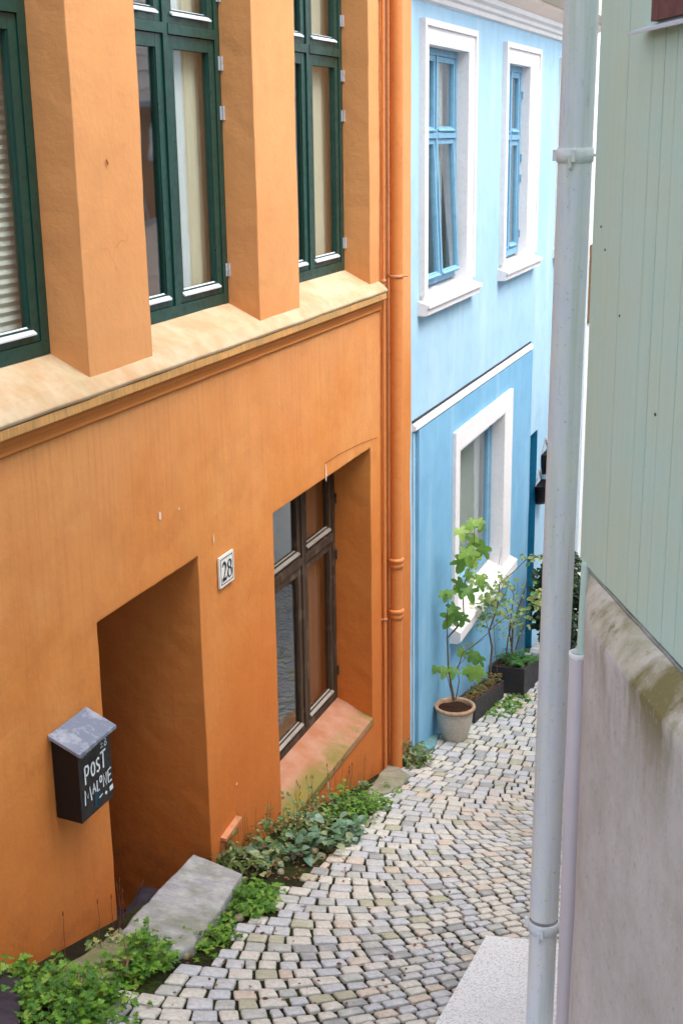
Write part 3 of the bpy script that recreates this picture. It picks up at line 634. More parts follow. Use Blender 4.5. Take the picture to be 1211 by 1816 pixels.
b = MB(); b.box(-4.19, -3.03, 9.76, 16.49, -2.1, -1.9); b.build('floor_slab', ROOM, BH)
def trim_window(y0, y1, z0, z1, oy0, oy1, oz1, win, sillz, lab):
    b = MB(); X = XB + .028
    for (a, c, e, f) in ((oy0, y0, z0 - .05, oz1), (y1, oy1, z0 - .05, oz1), (y0, y1, z1, oz1)): b.box(XB - .01, X, a, c, e, f)
    # outer bead that frames the flat surround
    b.box(XB - .008, X + .018, oy0 - .02, oy0 + .03, z0, oz1 + .018); b.box(XB - .008, X + .018, oy1 - .03, oy1 + .02, z0, oz1 + .018); b.box(XB - .007, X + .019, oy0 + .03, oy1 - .03, oz1 - .03, oz1 + .018)
    # white lining of the reveal
    b.box(XB - .135, X - .002, y0 - .004, y0 + .012, z0 - .07, z1 - .012); b.box(XB - .135, X - .002, y1 - .012, y1 + .004, z0 - .07, z1 - .012); b.box(XB - .135, X - .002, y0 + .002, y1 - .002, z1 - .012, z1 + .004)
    b.bevel(.004, 1)
    t = b.build('window_surround', WTRIM, BH); t['label'] = lab
    b = MB(); s = sillz
    b.extrude_profile([(XB - .14, s + .075), (XB + .10, s), (XB + .10, s - .022), (XB + .080, s - .026), (XB + .078, s - .078), (XB + .06, s - .082), (XB - .02, s - .084), (XB - .14, s - .084)], oy0 - .06, oy1 + .07)
    b.bevel(.006, 2); b.build('sill', WTRIM, BH)
trim_window(9.985, 11.17, -1.22, .655, 9.86, 11.36, .80, None, -1.285, 'white surround of the nearest upper window')
trim_window(12.60, 13.52, -1.22, .63, 12.46, 13.92, .78, None, -1.285, 'white surround of the second upper window')
trim_window(15.22, 16.3, -1.22, .61, 15.08, 16.5, .76, None, -1.30, 'white surround mostly hidden behind the grey pipe')
window(BH, XB - .075, 10.0, 11.158, -1.19, .64, [10.55], [-.02], BLUEP, fw=.05, sw=.042, mw=.04, tilt=2.8, label='window with its lower sash tilted open', flash=BLUEP, curtains=[(10.02, 11.15, -1.2, .62, CURTW, .11, 'curtain')])
window(BH, XB - .06, 12.615, 13.508, -1.19, .62, [13.06], [-.05], BLUEP, fw=.06, sw=.05, mw=.05, flash=BLUEP, hinges=(.35, -.25, -.45, -1.0), hinge_mat=BLUEP, curtains=[(12.63, 13.5, -1.2, .6, CURTW, .11, 'curtain')])
window(BH, XB - .06, 15.235, 16.285, -1.19, .59, [15.76], [-.05], BLUEP, fw=.06, sw=.05, mw=.05)
# raised lower part of the wall, with its white capped lip
b = MB(); Xl = XB + .03
lowb = wall_shell(Xl, 9.76, 13.93, -8, -2.262, [(10.90, 12.60, -4.34, -2.68, .06)], .2, .002, 3)
lowb.build('lower_wall', BLUE2, BH)
b = MB(); b.box(XB - .004, Xl - .002, 9.758, 13.932, -2.27, -2.262); b.box(XB - .004, Xl + .001, 13.925, 13.935, -8, -2.264); b.box(XB - .004, Xl + .001, 9.752, 9.762, -8, -2.264); b.build('lower_wall_edge', BLUE2, BH)
b = MB(); b.extrude_profile([(XB - .005, -2.190), (XB + .034, -2.216), (XB + .034, -2.248), (XB - .005, -2.261)], 9.66, 13.94); b.bevel(.004, 1); b.build('white_capping', WTRIM, BH)
b = MB(); b.box(XB - .004, XB + .012, 9.66, 13.94, -2.186, -2.172); b.build('capping_gap_shadow', NT('gap_shadow_grey', .9, .1).color(srgb(62, 66, 70)).m, BH)  # dark strip painting the shadow of the gap above the capping
b = MB(); b.box(XB + .0005, XB + .012, 9.665, 9.70, -8, -2.27); b.build('corner_strip', BLUE, BH)
# lower window
X = Xl + .03
b = MB()
for (a, c, e, f) in ((10.76, 10.90, -4.34, -2.50), (12.60, 12.93, -4.34, -2.50), (10.90, 12.60, -2.68, -2.50)): b.box(Xl - .01, X, a, c, e, f)
b.box(XB - .14, X - .003, 10.896, 10.912, -4.34, -2.692); b.box(XB - .14, X - .003, 12.588, 12.604, -4.34, -2.692); b.box(XB - .14, X - .003, 10.9, 12.6, -2.692, -2.676)
b.bevel(.004, 1); t = b.build('window_surround', WTRIM, BH); t['label'] = 'white surround of the street level window behind the potted plant'
b = MB(); b.extrude_profile([(XB - .145, -4.21), (Xl + .10, -4.33), (Xl + .10, -4.42), (Xl + .07, -4.44), (XB - .145, -4.44)], 10.72, 12.98); b.bevel(.006, 2); b.build('sill', WTRIM, BH)
window(BH, XB - .07, 10.915, 12.585, -4.2, -2.69, [], [], BLUEP, fw=.06, sw=.07, curtains=[(10.93, 12.58, -4.2, -2.7, CURTW, .11, 'curtain')])
# teal lining of the narrow doorway
b = MB(); b.box(XB - .49, XB + .003, 14.435, 14.444, -6.55, -3.262); b.box(XB - .5, XB - .46, 14.085, 14.434, -6.55, -3.262); b.box(XB - .458, XB + .002, 14.084, 14.092, -6.55, -3.262); b.build('door_lining', TEAL, BH)
# cornice and eaves
b = MB(); b.extrude_profile([(XB - .01, .935), (XB + .03, .95), (XB + .035, .985), (XB + .06, 1.0), (XB + .065, 1.03), (XB + .10, 1.05), (XB + .11, 1.09), (XB - .01, 1.09)], 9.64, 16.64); b.build('cornice', WTRIM, BH)
b = MB(); b.extrude_profile([(XB - .01, 1.091), (XB + .115, 1.091), (XB + .20, 1.16), (XB + .205, 1.19), (XB - .01, 1.19)], 9.64, 16.64); b.build('pink_moulding', PINK, BH)
b = MB(); b.extrude_profile([(XB - .01, 1.191), (XB + .22, 1.191), (XB + .34, 1.23), (XB + .345, 1.36), (XB - .01, 1.36)], 9.64, 16.64); b.build('eaves_board', TAN, BH)

# black wall pots
def wallpot(pxc, py0, py1, lab):
    c = on_x(pxc, (py0 + py1)/2, -2.92); t = thing('wall_pot', lab, 'flower pot', (XB, c.y, c.z), 'black pots hung on the blue wall')
    hh = abs(on_x(pxc, py0, -2.92).z - on_x(pxc, py1, -2.92).z)/2
    b = MB(); n = 14; rings = []
    for z, r in ((-hh, .11), (-hh*.6, .135), (hh, .17)):
        rings.append([b.b.verts.new((XB + .004 + r*math.sin(math.pi*k/n), c.y - r*1.15*math.cos(math.pi*k/n), c.z + z)) for k in range(n + 1)])
    for a, d in zip(rings, rings[1:]):
        for k in range(n): f = b.b.faces.new((a[k], a[k + 1], d[k + 1], d[k])); f.smooth = True
        b.b.faces.new((a[n], a[0], d[0], d[n]))
    b.b.faces.new(rings[0][::-1]); b.b.faces.new([b.b.verts.new(v.co - Vector((0, 0, .03))) for v in rings[-1]])
    b.build('pot', BLACKM, t)
    b = MB(); b.tube([(XB + .006, c.y - .17, c.z + hh), (XB + .01, c.y, c.z + hh + .16), (XB + .006, c.y + .17, c.z + hh)], .006, 6); b.build('hanger', GREYFL, t)
wallpot(977, 802, 837, 'upper of two black pots hung on the blue wall, partly behind the grey pipe')
wallpot(966, 858, 890, 'lower of two black pots hung on the blue wall, with a wire hanger')

# ------------------------------------------------------------------ white house further down
WH = thing('white_house', 'white house at the far end of the lane, a sliver between pipe and green wall', 'house', (-2.9, 18, -6.5))
b = MB(); b.box(-9, -2.88, 16.66, 26, -9, 3.0); b.build('wall', WHITEP, WH)
b = MB(); b.hexa([(-9.2, 16.662, 3.0), (-2.6, 16.662, 3.0), (-2.6, 26, 3.0), (-9.2, 26, 3.0), (-6, 16.662, 4.6), (-5.9, 16.662, 4.6), (-5.9, 26, 4.6), (-6, 26, 4.6)]); b.build('roof', M_paint('dark_roof_tile', srgb(80, 56, 50)), WH)
pa, pb = on_x(1045, 436, -2.86), on_x(1045, 572, -2.86)
b = MB(); b.box(-2.88, -2.85, 16.7, 17.7, pb.z, pa.z)
for k in range(9): b.box(-2.852, -2.846, 16.72, 17.68, pb.z + .04 + k*.105, pb.z + .06 + k*.105)
b.build('shutter', M_paint('brown_shutter_paint', srgb(134, 104, 74), None, .7, .3), WH)
pc = on_x(1064, 17, -2.86); b = MB(); b.box(-2.88, -2.85, 16.68, 17.8, pc.z - .03, pc.z + .03); b.build('string_course', INK, WH)

# ------------------------------------------------------------------ green boarded house (right)
g = Vector((-.4499, .8931, 0)).normalized(); nrm = Vector((-g.y, g.x, 0)); C0 = Vector((-.7185, 4.2, 0))
def GW(t, o, z): return C0 - g*t + nrm*o + Vector((0, 0, z))
GH = thing('green_house', 'pale green boarded house with a mossy grey foundation, close on the right', 'house', (C0.x, C0.y, -3.5))
def gbox(mb, t0, t1, o0, o1, z0, z1): mb.hexa([GW(t0, o0, z0), GW(t0, o1, z0), GW(t1, o1, z0), GW(t1, o0, z0), GW(t0, o0, z1), GW(t0, o1, z1), GW(t1, o1, z1), GW(t1, o0, z1)])
b = MB(); t = 0.0; rnd = random.Random(12); zt = 3.2; ws = [.172, .108, .200, .095, .088, .118]
k = 0
while t < 6.5:
    w_ = ws[k % len(ws)] if k < 6 else rnd.choice((.1, .12, .14)); t1 = t + w_
    if t1 > .50 and t < 1.35:                       # boards stop under and start over the window
        segs = [(-1.376, .295), (1.35, zt)]
    else: segs = [(-1.376 - rnd.uniform(0, .004), zt)]
    for z0, z1 in segs:
        o = -rnd.uniform(0, .0015)
        b.hexa([GW(t + .003, -.03, z0), GW(t + .003, o, z0), GW(t1, o, z0), GW(t1, -.03, z0), GW(t + .003, -.03, z1), GW(t + .003, o, z1), GW(t1, o, z1), GW(t1, -.03, z1)])
    t = t1; k += 1
b.bevel(.003, 1); b.build('cladding', CLAD, GH)
# return side of the boarding and the core of the house
def gcore(mb, o_front, t0, z0, z1):
    A = [C0 - g*t0 + nrm*o_front, C0 - g*6.5 + nrm*o_front, C0 - g*6.5 - nrm*5.5, C0 - g*t0 - nrm*5.5]
    mb.hexa([p + Vector((0, 0, z0)) for p in A] + [p + Vector((0, 0, z1)) for p in A])
b = MB(); gcore(b, -.031, .004, -1.372, 3.2); b.build('side_wall', CLAD, GH)
b = MB(); gcore(b, -.07, .20, -8, -1.373); b.build('foundation_core', PLINTH, GH)
b = MB(); A = [C0 + g*.2 + nrm*.35, C0 - g*6.8 + nrm*.35, C0 - g*6.8 - nrm*5.8, C0 + g*.2 - nrm*5.8]
mid = [C0 + g*.2 - nrm*2.6, C0 - g*6.8 - nrm*2.6, C0 - g*6.8 - nrm*2.8, C0 + g*.2 - nrm*2.8]
b.hexa([p + Vector((0, 0, 3.2)) for p in A] + [p + Vector((0, 0, 4.6)) for p in mid]); b.build('roof', M_paint('slate_roof_green_house', srgb(70, 70, 74)), GH)
# foundation wall with a sloping mossy ledge, rounded at its corner
def plinth():
    ts = [.135, .16, .20, .25, .31, .37, .43, .49, .56] + [.56 + .08*i for i in range(1, 60)]
    def off(t): u = min(1, (t - .135)/.34); return .085*math.sin(u*math.pi/2)**.8 if u > 0 else 0
    mbL, mbW = MB(), MB(); rows = []; wr = []
    for t in ts:
        o = off(t); e = noise.noise(Vector((t*5, 0, 0)))*.006; ze = -1.378 - 1.02*o - .004 + noise.noise(Vector((t*4, 7, 0)))*.005
        rows.append([mbL.b.verts.new(GW(t, oo, zz)) for oo, zz in ((-.06, -1.3745), (o*.25, -1.379 - .12*o), (o*.65 + e*.3, -1.378 - .55*o), (o + e, ze))])
        col = []
        for j, zz in enumerate([ze, ze - .012, ze - .05, ze - .15] + [ze - .15 - .25*i for i in range(1, 22)]):
            f = .0 if j == 0 else (.004 if j == 1 else .002); q = noise.noise(Vector((t*3.1, zz*2.3, 2)))*.009
            col.append(mbW.b.verts.new(GW(t, o + e + f + (q if j > 1 else 0), zz)))
        wr.append(col)
    for a, c in zip(rows, rows[1:]):
        for k in range(3): f = mbL.b.faces.new((a[k], a[k + 1], c[k + 1], c[k])); f.smooth = True
    for a, c in zip(wr, wr[1:]):
        for k in range(len(a) - 1): f = mbW.b.faces.new((a[k], a[k + 1], c[k + 1], c[k])); f.smooth = True
    mbL.build('ledge', LEDGE, GH); mbW.build('foundation_wall', PLINTH, GH)
plinth()
b = MB(); b.tube([GW(.02, -.015, -1.379), GW(.10, -.004, -1.381)] + [GW(.13 + .1*i, .002 + .004*noise.noise(Vector((i*.9, 0, 0))), -1.383 + .003*noise.noise(Vector((i*.7, 3, 0)))) for i in range(40)], .006, 6); b.build('mortar_joint', SLAB, GH)
for q_, (px_, py_) in enumerate(((1161, 735), (1065, 402), (1072, 443), (1098, 560))):      # nail heads and a knot in the boards
    r_ = ray(px_, py_); p_ = r_*(nrm.dot(C0)/nrm.dot(r_)); b = MB(); u_ = .0035 if q_ else .005
    b.tube([p_ - nrm*.002, p_ + nrm*.0015], u_, 8); b.build('nail_head', NT('rusty_nail', .8, .2).color(srgb(84, 74, 60)).m, GH)
# window near the top right
def gwin():
    b = MB()
    for (a, c, e, f, o) in ((.505, .56, .275, 1.34, .018), (1.29, 1.345, .275, 1.34, .018), (.56, 1.29, .275, .345, .017), (.56, 1.29, 1.28, 1.34, .017), (.56, .60, .345, 1.28, .002), (.6, 1.29, .345, .375, .001)): gbox(b, a, c, -.03, o, e, f)
    b.bevel(.003, 1); wn = b.build('window', MAROON, GH)
    b = MB(); gbox(b, .58, 1.3, -.026, -.022, .36, 1.3); b.build('pane', GLASS, wn)
    b = MB(); gbox(b, .605, 1.28, -.018, -.006, .382, .40); b.build('sash_flashing', FLASH, wn)
    b = MB(); b.hexa([GW(.46, -.01, .262), GW(.40, .045, .247), GW(1.42, .045, .247), GW(1.40, -.01, .262), GW(.46, -.01, .274), GW(.40, .045, .256), GW(1.42, .045, .256), GW(1.40, -.01, .274)]); b.build('drip_board', FLASH, wn)
gwin()

# near galvanised downpipe
gp = thing('downpipe', 'weathered grey metal downpipe at the near corner of the green boarded house', 'drainpipe', (-.84, 4.36, -3.46))
YN = 4.36; gx = lambda z: (-.7215 + (z*3.9/YN - .35)*.0069)*YN/3.9
b = MB(); b.tube([(gx(-2.87), YN, -2.87), (gx(3.6), YN, 3.6)], .0542, 40); b.build('pipe', GALV, gp)
b = MB(); b.tube([(gx(-2.86) - .035, YN - .0413, -2.86), (gx(3.55) - .035, YN - .0413, 3.55)], .0016, 6); b.build('seam', GALV, gp)
b = MB(); b.tube([(gx(-3.46), YN, -3.46), (gx(-2.90), YN, -2.90)], .0520, 40); b.build('lower_pipe', GALV, gp)
def pipe_clamp(z):
    b = MB(); c = (gx(z), YN, z); b.lathe([(.0535, -.023), (.0585, -.022), (.0595, 0), (.0585, .022), (.0535, .023)], c, 40)
    b.box(c[0] + .0, c[0] + .012, YN - .070, YN - .057, z - .020, z + .018); b.box(c[0] - .072, c[0] - .057, YN - .008, YN + .008, z - .018, z + .018)
    v = Vector((gx(z) + .05, YN, z)); w2 = Vector((gx(z) + .17, YN - .01, z)); b.tube([v, w2], .005, 8)
    b.tube([(c[0] - .005, YN - .064, z - .040), (c[0] - .005, YN - .064, z + .0)], .007, 8)
    b.build('clamp', GALV, gp)
pipe_clamp(-.074); pipe_clamp(-2.907)
# clay coloured drain socket with the thin green pipe that drops into it
mp = thing('drain_socket_pipe', 'mauve grey ground pipe with an open white rim, between grey downpipe and foundation', 'drainpipe', (-.69, 4.12, -3.6))
mx = lambda z: -.6935 + (z + 1.7)*.0045
MAUVE = M_paint('mauve_grey_plastic', srgb(198, 190, 196), srgb(182, 174, 180), .6, .25)
b = MB(); b.lathe([(.0335, -2.35), (.0335, -1.38), (.0345, -1.375), (.0345, 0), (.030, .002), (.029, -.05)], (mx(-1.7), 4.13, -1.690), 32); o = b.build('socket', MAUVE, mp)
b = MB(); b.lathe([(.0348, -.012), (.0362, -.006), (.0362, .004), (.0295, .006), (.029, -.03)], (mx(-1.7), 4.13, -1.690), 32); b.build('rim', WHITEP, mp)
tp = thing('thin_pipe', 'thin pale green pipe dropping from the green boards into the open ground pipe', 'drainpipe', (-.69, 4.14, -1.8))
b = MB(); b.tube([(-.687, 4.145, -1.80), (-.682, 4.15, -1.374)], .021, 20); b.build('pipe', CLAD, tp)

# ------------------------------------------------------------------ houses across the lane (out of frame, mirrored in the panes)
XH = thing('out_of_frame_clapboard_house', 'white clapboard house across the lane, out of frame to the right', 'house', (.7, 10, -5))
b = MB(); b.box(.75, 6, 7.3, 18, -8, 1.4)
for k in range(51): z = -6 + k*.145; b.hexa([(.72, 7.3, z), (.755, 7.3, z), (.755, 18, z), (.72, 18, z), (.738, 7.3, z + .13), (.755, 7.3, z + .13), (.755, 18, z + .13), (.738, 18, z + .13)])
b.build('wall', WHITEP, XH)
for y in (8.2, 10.4, 12.6):
    for z in (-3.6, -.9): b = MB(); b.box(.69, .74, y, y + .9, z, z + 1.3); o = b.build('window_frame', BLUEP, XH); b = MB(); b.box(.685, .692, y + .08, y + .42, z + .08, z + 1.22); b.box(.685, .692, y + .48, y + .82, z + .08, z + 1.22); b.build('pane', INK, o)

# ------------------------------------------------------------------ stones
def rough_slab(pts, th, mat, name, wob=.012, sub=5, seed=0, tilt=None):
    """irregular flat stone: outline (x, y, z top) points, thickness th"""
    b = MB(); n = len(pts); out = []
    for i in range(n):
        p = Vector(pts[i]); q = Vector(pts[(i + 1) % n])
        for k in range(sub):
            v = p.lerp(q, k/sub); w_ = wob if k else wob*.5
            out.append(v + Vector((noise.noise(v*9 + Vector((seed, 0, 0))), noise.noise(v*9 + Vector((0, seed, 4))), noise.noise(v*7)*.4))*w_*1.6)
    c = sum(out, Vector())/len(out); m = len(out); rings = []
    for f, dz in ((.985, -th), (1.0, -th*.5), (1.0, -.014), (.985, -.003), (.93, 0), (.7, .002), (.4, .003)):
        rings.append([b.b.verts.new(c + Vector(((p - c).x*f, (p - c).y*f, (p - c).z*f + dz)) + Vector((0, 0, noise.noise(p*6 + Vector((f*4, 0, seed)))*wob*.5))) for p in out])
    for a, d in zip(rings, rings[1:]):
        for k in range(m): fc = b.b.faces.new((a[k], a[(k + 1) % m], d[(k + 1) % m], d[k])); fc.smooth = True
    b.b.faces.new(rings[0][::-1]); fc = b.b.faces.new(rings[-1]); fc.smooth = True
    return b.build(name, mat)
tag(rough_slab([on_ground(*p, d) for p, d in (((345, 1512), .10), ((430, 1548), .075), ((396, 1604), .05), ((345, 1676), .035), ((290, 1692), .035), ((212, 1652), .06), ((268, 1590), .09))], .10, SLAB, 'doorstep', .011, 7), 'tilted grey stone doorstep in front of the orange doorway', 'doorstep')
tag(rough_slab([Vector(p) for p in ((-3.20, 4.90, -3.86), (-3.25, 5.25, -3.95), (-3.30, 5.60, -3.97), (-3.08, 5.56, -3.95), (-2.93, 5.35, -3.93), (-2.93, 4.90, -3.84))], .5, DARKST, 'threshold_stone', .02, 5, 13), 'dark purplish stone sunk in the doorway behind the doorstep', 'stone')
tag(rough_slab([on_ground(*p, .05) for p in ((212, 1642), (262, 1676), (160, 1752), (95, 1738), (150, 1690))], .10, CURB, 'kerb_stone', .02, 5, 3), 'mossy flat kerb stone at the foot of the wall left of the doorstep', 'kerb stone')
tag(rough_slab([on_ground(*p, .05) for p in ((-40, 1700), (5, 1695), (40, 1740), (30, 1850), (-60, 1850))], .14, DARKST, 'boulder', .02, 5, 5), 'dark wet rock in the bottom left corner', 'rock')
tag(rough_slab([on_ground(*p, .02) for p in ((690, 1352), (726, 1374), (712, 1392), (672, 1412), (640, 1420), (664, 1385))], .06, CONC, 'gutter_slab', .012, 5, 8), 'grey concrete slab under the foot of the orange downpipe', 'gutter slab')
tag(rough_slab([on_ground(*p, .03) for p in ((733, 1322), (764, 1290), (780, 1300), (770, 1322), (742, 1342), (732, 1340))], .08, M_stone('blue_spattered_rock', srgb(110, 160, 176), srgb(96, 132, 130), 12, .4), 'footing_stone', .014, 4, 9), 'blue spattered stone at the foot of the blue corner', 'stone')
def granite():
    P = [(-1.315, 5.46), (-1.10, 5.52), (-.45, 5.62), (-.45, 3.2), (-1.17, 3.2)]
    b = MB(); v = []
    top = [Vector((x, y, gz(y) + .055)) for x, y in P]; bot = [p - Vector((0, 0, .25)) for p in top]
    tv = [b.b.verts.new(p) for p in top]; bv = [b.b.verts.new(p) for p in bot]; n = len(P)
    b.b.faces.new(tv); b.b.faces.new(bv[::-1])
    for i in range(n): b.b.faces.new((tv[i], bv[i], bv[(i + 1) % n], tv[(i + 1) % n]))
    b.bevel(.008, 2); return b.build('granite_slab', GRAN)
tag(granite(), 'pale speckled granite slab at the bottom beside the grey downpipe', 'paving slab')
b = MB(); rnd = random.Random(21)
for k in range(34):
    y = rnd.uniform(5.9, 9.0) if k > 10 else rnd.uniform(3.6, 5.4); x = left_edge(y) - rnd.uniform(0, .25); r = rnd.uniform(.012, .035); c = Vector((x, y, gz(y) - .01))
    pts = [c + Vector((math.cos(a)*r*rnd.uniform(.7, 1.2), math.sin(a)*r*rnd.uniform(.7, 1.2), 0)) for a in [i*math.pi/4 for i in range(8)]]
    lo = [b.b.verts.new(p - Vector((0, 0, .02))) for p in pts]; mi = [b.b.verts.new(p + Vector((0, 0, r*.4))) for p in pts]; hi = [b.b.verts.new(c + (p - c)*.5 + Vector((0, 0, r*.75))) for p in pts]
    for A_, B_ in ((lo, mi), (mi, hi)):
        for i in range(8): f = b.b.faces.new((A_[i], A_[(i + 1) % 8], B_[(i + 1) % 8], B_[i])); f.smooth = True
    b.b.faces.new(hi)
o = b.build('gravel', CURB); o['kind'] = 'stuff'; o['label'] = 'loose pebbles and grit along the foot of the wall'; o['category'] = 'gravel'

# ------------------------------------------------------------------ plants
LOBED = [(0, 0), (.14, -.10), (.34, -.14), (.46, -.04), (.40, .06), (.22, .14), (.46, .20), (.62, .36), (.58, .50), (.42, .48), (.20, .34), (.24, .60), (.16, .86), (0, 1.0), (-.16, .86), (-.24, .60), (-.20, .34), (-.42, .48), (-.58, .50), (-.62, .36), (-.46, .20), (-.22, .14), (-.40, .06), (-.46, -.04), (-.34, -.14), (-.14, -.10)]
TRIF = [(0, 0), (.06, .22), (.34, .10), (.30, .24), (.56, .34), (.34, .40), (.42, .58), (.16, .46), (.10, .56), (.30, .72), (.14, .76), (.12, .98), (0, .88), (-.12, .98), (-.14, .76), (-.30, .72), (-.10, .56), (-.16, .46), (-.42, .58), (-.34, .40), (-.56, .34), (-.30, .24), (-.34, .10), (-.06, .22)]
OVAL = [(0, 0), (.16, .12), (.27, .35), (.26, .6), (.14, .85), (0, 1.0), (-.14, .85), (-.26, .6), (-.27, .35), (-.16, .12)]
HEART = [(0, .08), (.12, 0), (.34, .04), (.46, .28), (.38, .6), (.18, .86), (0, 1.0), (-.18, .86), (-.38, .6), (-.46, .28), (-.34, .04), (-.12, 0)]
def leaf(mb, shape, pos, direc, up, size, fold=.25, droop=.3):
    d = Vector(direc).normalized(); u = Vector(up); u = (u - d*u.dot(d)); u = u.normalized() if u.length > 1e-3 else d.orthogonal().normalized(); s = d.cross(u)
    def P(x, y): return Vector(pos) + s*(x*size) + d*(y*size*(1 - .08*y)) + u*(abs(x)*fold*size - droop*size*y*y)
    ctr = mb.b.verts.new(P(0, .35)); vs = [mb.b.verts.new(P(x, y)) for x, y in shape]; n = len(vs)
    for i in range(n): mb.b.faces.new((ctr, vs[i], vs[(i + 1) % n]))
def rdir(rnd, zlo=-.2, zhi=.8):
    a = rnd.uniform(0, 2*math.pi); z = rnd.uniform(zlo, zhi); c = math.sqrt(max(0, 1 - z*z)); return Vector((math.cos(a)*c, math.sin(a)*c, z))
def clump(spots, shape, mat, label, n, size, h, seed, stemmat=None, group='weeds growing along the foot of the walls', cat='weeds', tall=None, name='weed_clump', extra=None):
    """spots: (px, py, radius m, height m) on the ground; leaves on short bent stalks"""
    rnd = random.Random(seed); base = on_ground(*spots[0][:2]); t = thing(name, label, cat, base, group)
    ml = MB(); tot = sum(s[2] for s in spots)
    for (px, py, rad, hh) in spots:
        c = on_ground(px, py)
        for _ in range(int(n*rad/tot)):
            a = rnd.uniform(0, 2*math.pi); r = rad*math.sqrt(rnd.random()); x = max(-2.975, c.x + r*math.cos(a)); y = c.y + r*1.25*math.sin(a)
            z0 = gz(y) - .02; kk = noise.noise(Vector((x*14, y*9, seed)));
            if kk < -.28: continue
            top = hh*(1 - .5*(r/rad)**2)*rnd.uniform(.3, 1.1)*(1 + .9*kk)
            lean = Vector((math.cos(a), math.sin(a), 0))*rnd.uniform(.0, .07) + Vector((.02, -.01, 0))
            p0 = Vector((x, y, z0)); p2 = p0 + lean + Vector((0, 0, top)); p2.x = max(-2.965, p2.x); p1 = p0.lerp(p2, .5) + Vector((rnd.uniform(-.01, .01), rnd.uniform(-.01, .01), .01))
            if rnd.random() < .5: ml.tube([p0, p1, p2], [.0022, .0017, .0011], 4, False, 1)
            m = rnd.choice((2, 3, 3, 4))
            for k in range(m):
                dd = rdir(rnd, -.25, .65); dd = (dd + Vector((.25, -.15, 0))).normalized(); s = size*rnd.uniform(.6, 1.25)
                q = p2 + dd*s*.25 - Vector((0, 0, rnd.uniform(0, top*.35)))
                leaf(ml, shape, q, dd, (rnd.uniform(-.3, .3), rnd.uniform(-.3, .3), 1), s, rnd.uniform(.1, .35), rnd.uniform(.1, .5))
    ml.build('foliage', [mat, stemmat or GSTEM], t, smooth=False, normals=False)
    if extra: extra(t, rnd)
    return t
def stalks(px0, px1, py0, py1, n, hh, mat, seedtop=True):
    def f(t, rnd):
        for _ in range(n):
            ms, mh = MB(), MB()
            u = rnd.random(); c = on_ground(px0 + (px1 - px0)*u, py0 + (py1 - py0)*u + rnd.uniform(-10, 10)); p = [Vector(c)]
            for k in range(4): p.append(p[-1] + Vector((rnd.uniform(-.012, .018), rnd.uniform(-.02, .02), hh*rnd.uniform(.7, 1.2)/4)))
            for v in p: v.x = max(-2.97, v.x)
            ms.tube(p, [.0016, .0015, .0013, .0011, .0008], 4, False)
            if seedtop:
                mh.tube([p[-1], p[-1] + Vector((0, 0, .006)), p[-1] + Vector((.001, 0, .02)), p[-1] + Vector((.001, 0, .03))], [.0008, .003, .0025, .0004], 5)
            so = ms.build('dry_stalk', mat, t)
            if seedtop: mh.build('seed_head', DRYST, so)
    return f
clump([(45, 1752, .10, .19), (80, 1760, .08, .13)], TRIF, LF_BRIGHT, 'small bright green weed against the wall at the far left bottom', 130, .038, .1, 1)
clump([(120, 1798, .14, .17), (180, 1800, .11, .12), (85, 1802, .10, .15), (140, 1782, .07, .20)], TRIF, LF_BRIGHT, 'largest bright green weed clump, along the bottom left edge of the photo', 240, .038, .12, 2)
clump([(245, 1716, .09, .18), (212, 1730, .07, .14), (262, 1700, .06, .17)], TRIF, LF_BRIGHT, 'bright green weed clump in front of the kerb stone, left of the doorstep', 165, .037, .12, 3, extra=stalks(205, 248, 1668, 1640, 6, .26, DRYST, True))
clump([(195, 1690, .05, .10)], TRIF, LF_PALE, 'thin pale weed at the left jamb of the doorway', 40, .035, .12, 31, extra=stalks(60, 210, 1745, 1680, 4, .26, DRYST, True))
clump([(350, 1672, .07, .09), (385, 1655, .06, .07), (322, 1680, .04, .07)], TRIF, LF_BRIGHT, 'low green weed tucked under the front edge of the doorstep', 120, .032, .08, 4)
clump([(440, 1604, .09, .14), (455, 1585, .07, .10), (428, 1622, .05, .10)], TRIF, LF_BRIGHT, 'bushy bright green weed at the right end of the doorstep', 170, .035, .12, 5)
clump([(425, 1545, .12, .14), (450, 1528, .12, .14), (400, 1522, .09, .12)], OVAL, LF_MIX, 'loose mixed weeds beside the cellar hatch', 130, .045, .14, 6, extra=stalks(390, 470, 1520, 1480, 7, .24, GSTEM, False))
clump([(500, 1530, .15, .16), (540, 1508, .15, .18), (575, 1490, .15, .17), (605, 1480, .12, .14)], HEART, LF_BLUE, 'broad bluish green leaves below the timber window', 75, .058, .15, 7)
clump([(490, 1500, .15, .24), (530, 1478, .14, .24), (575, 1455, .14, .24), (550, 1480, .12, .2)], OVAL, LF_MIX, 'tangled mixed weeds hiding the left half of the timber window sill', 240, .036, .2, 8, extra=stalks(480, 620, 1490, 1420, 13, .30, DRYST, True))
clump([(625, 1448, .13, .26), (650, 1432, .10, .16), (600, 1462, .1, .2)], OVAL, LF_BRIGHT, 'upright leafy weed below the right end of the timber window', 260, .034, .2, 9, extra=stalks(600, 650, 1450, 1410, 8, .3, GSTEM, False))
clump([(688, 1400, .05, .06), (700, 1392, .04, .05)], TRIF, LF_BRIGHT, 'tiny weed on the concrete slab below the downpipe', 50, .028, .05, 10)
clump([(733, 1352, .08, .20), (722, 1358, .05, .22), (745, 1338, .06, .12)], OVAL, LF_MIX, 'leafy weed growing where orange and blue houses meet', 150, .040, .2, 11)
clump([(880, 1262, .14, .04), (900, 1250, .1, .05), (915, 1240, .10, .05)], TRIF, LF_BRIGHT, 'low green weed on the setts in front of the two dark planters', 110, .05, .05, 12)
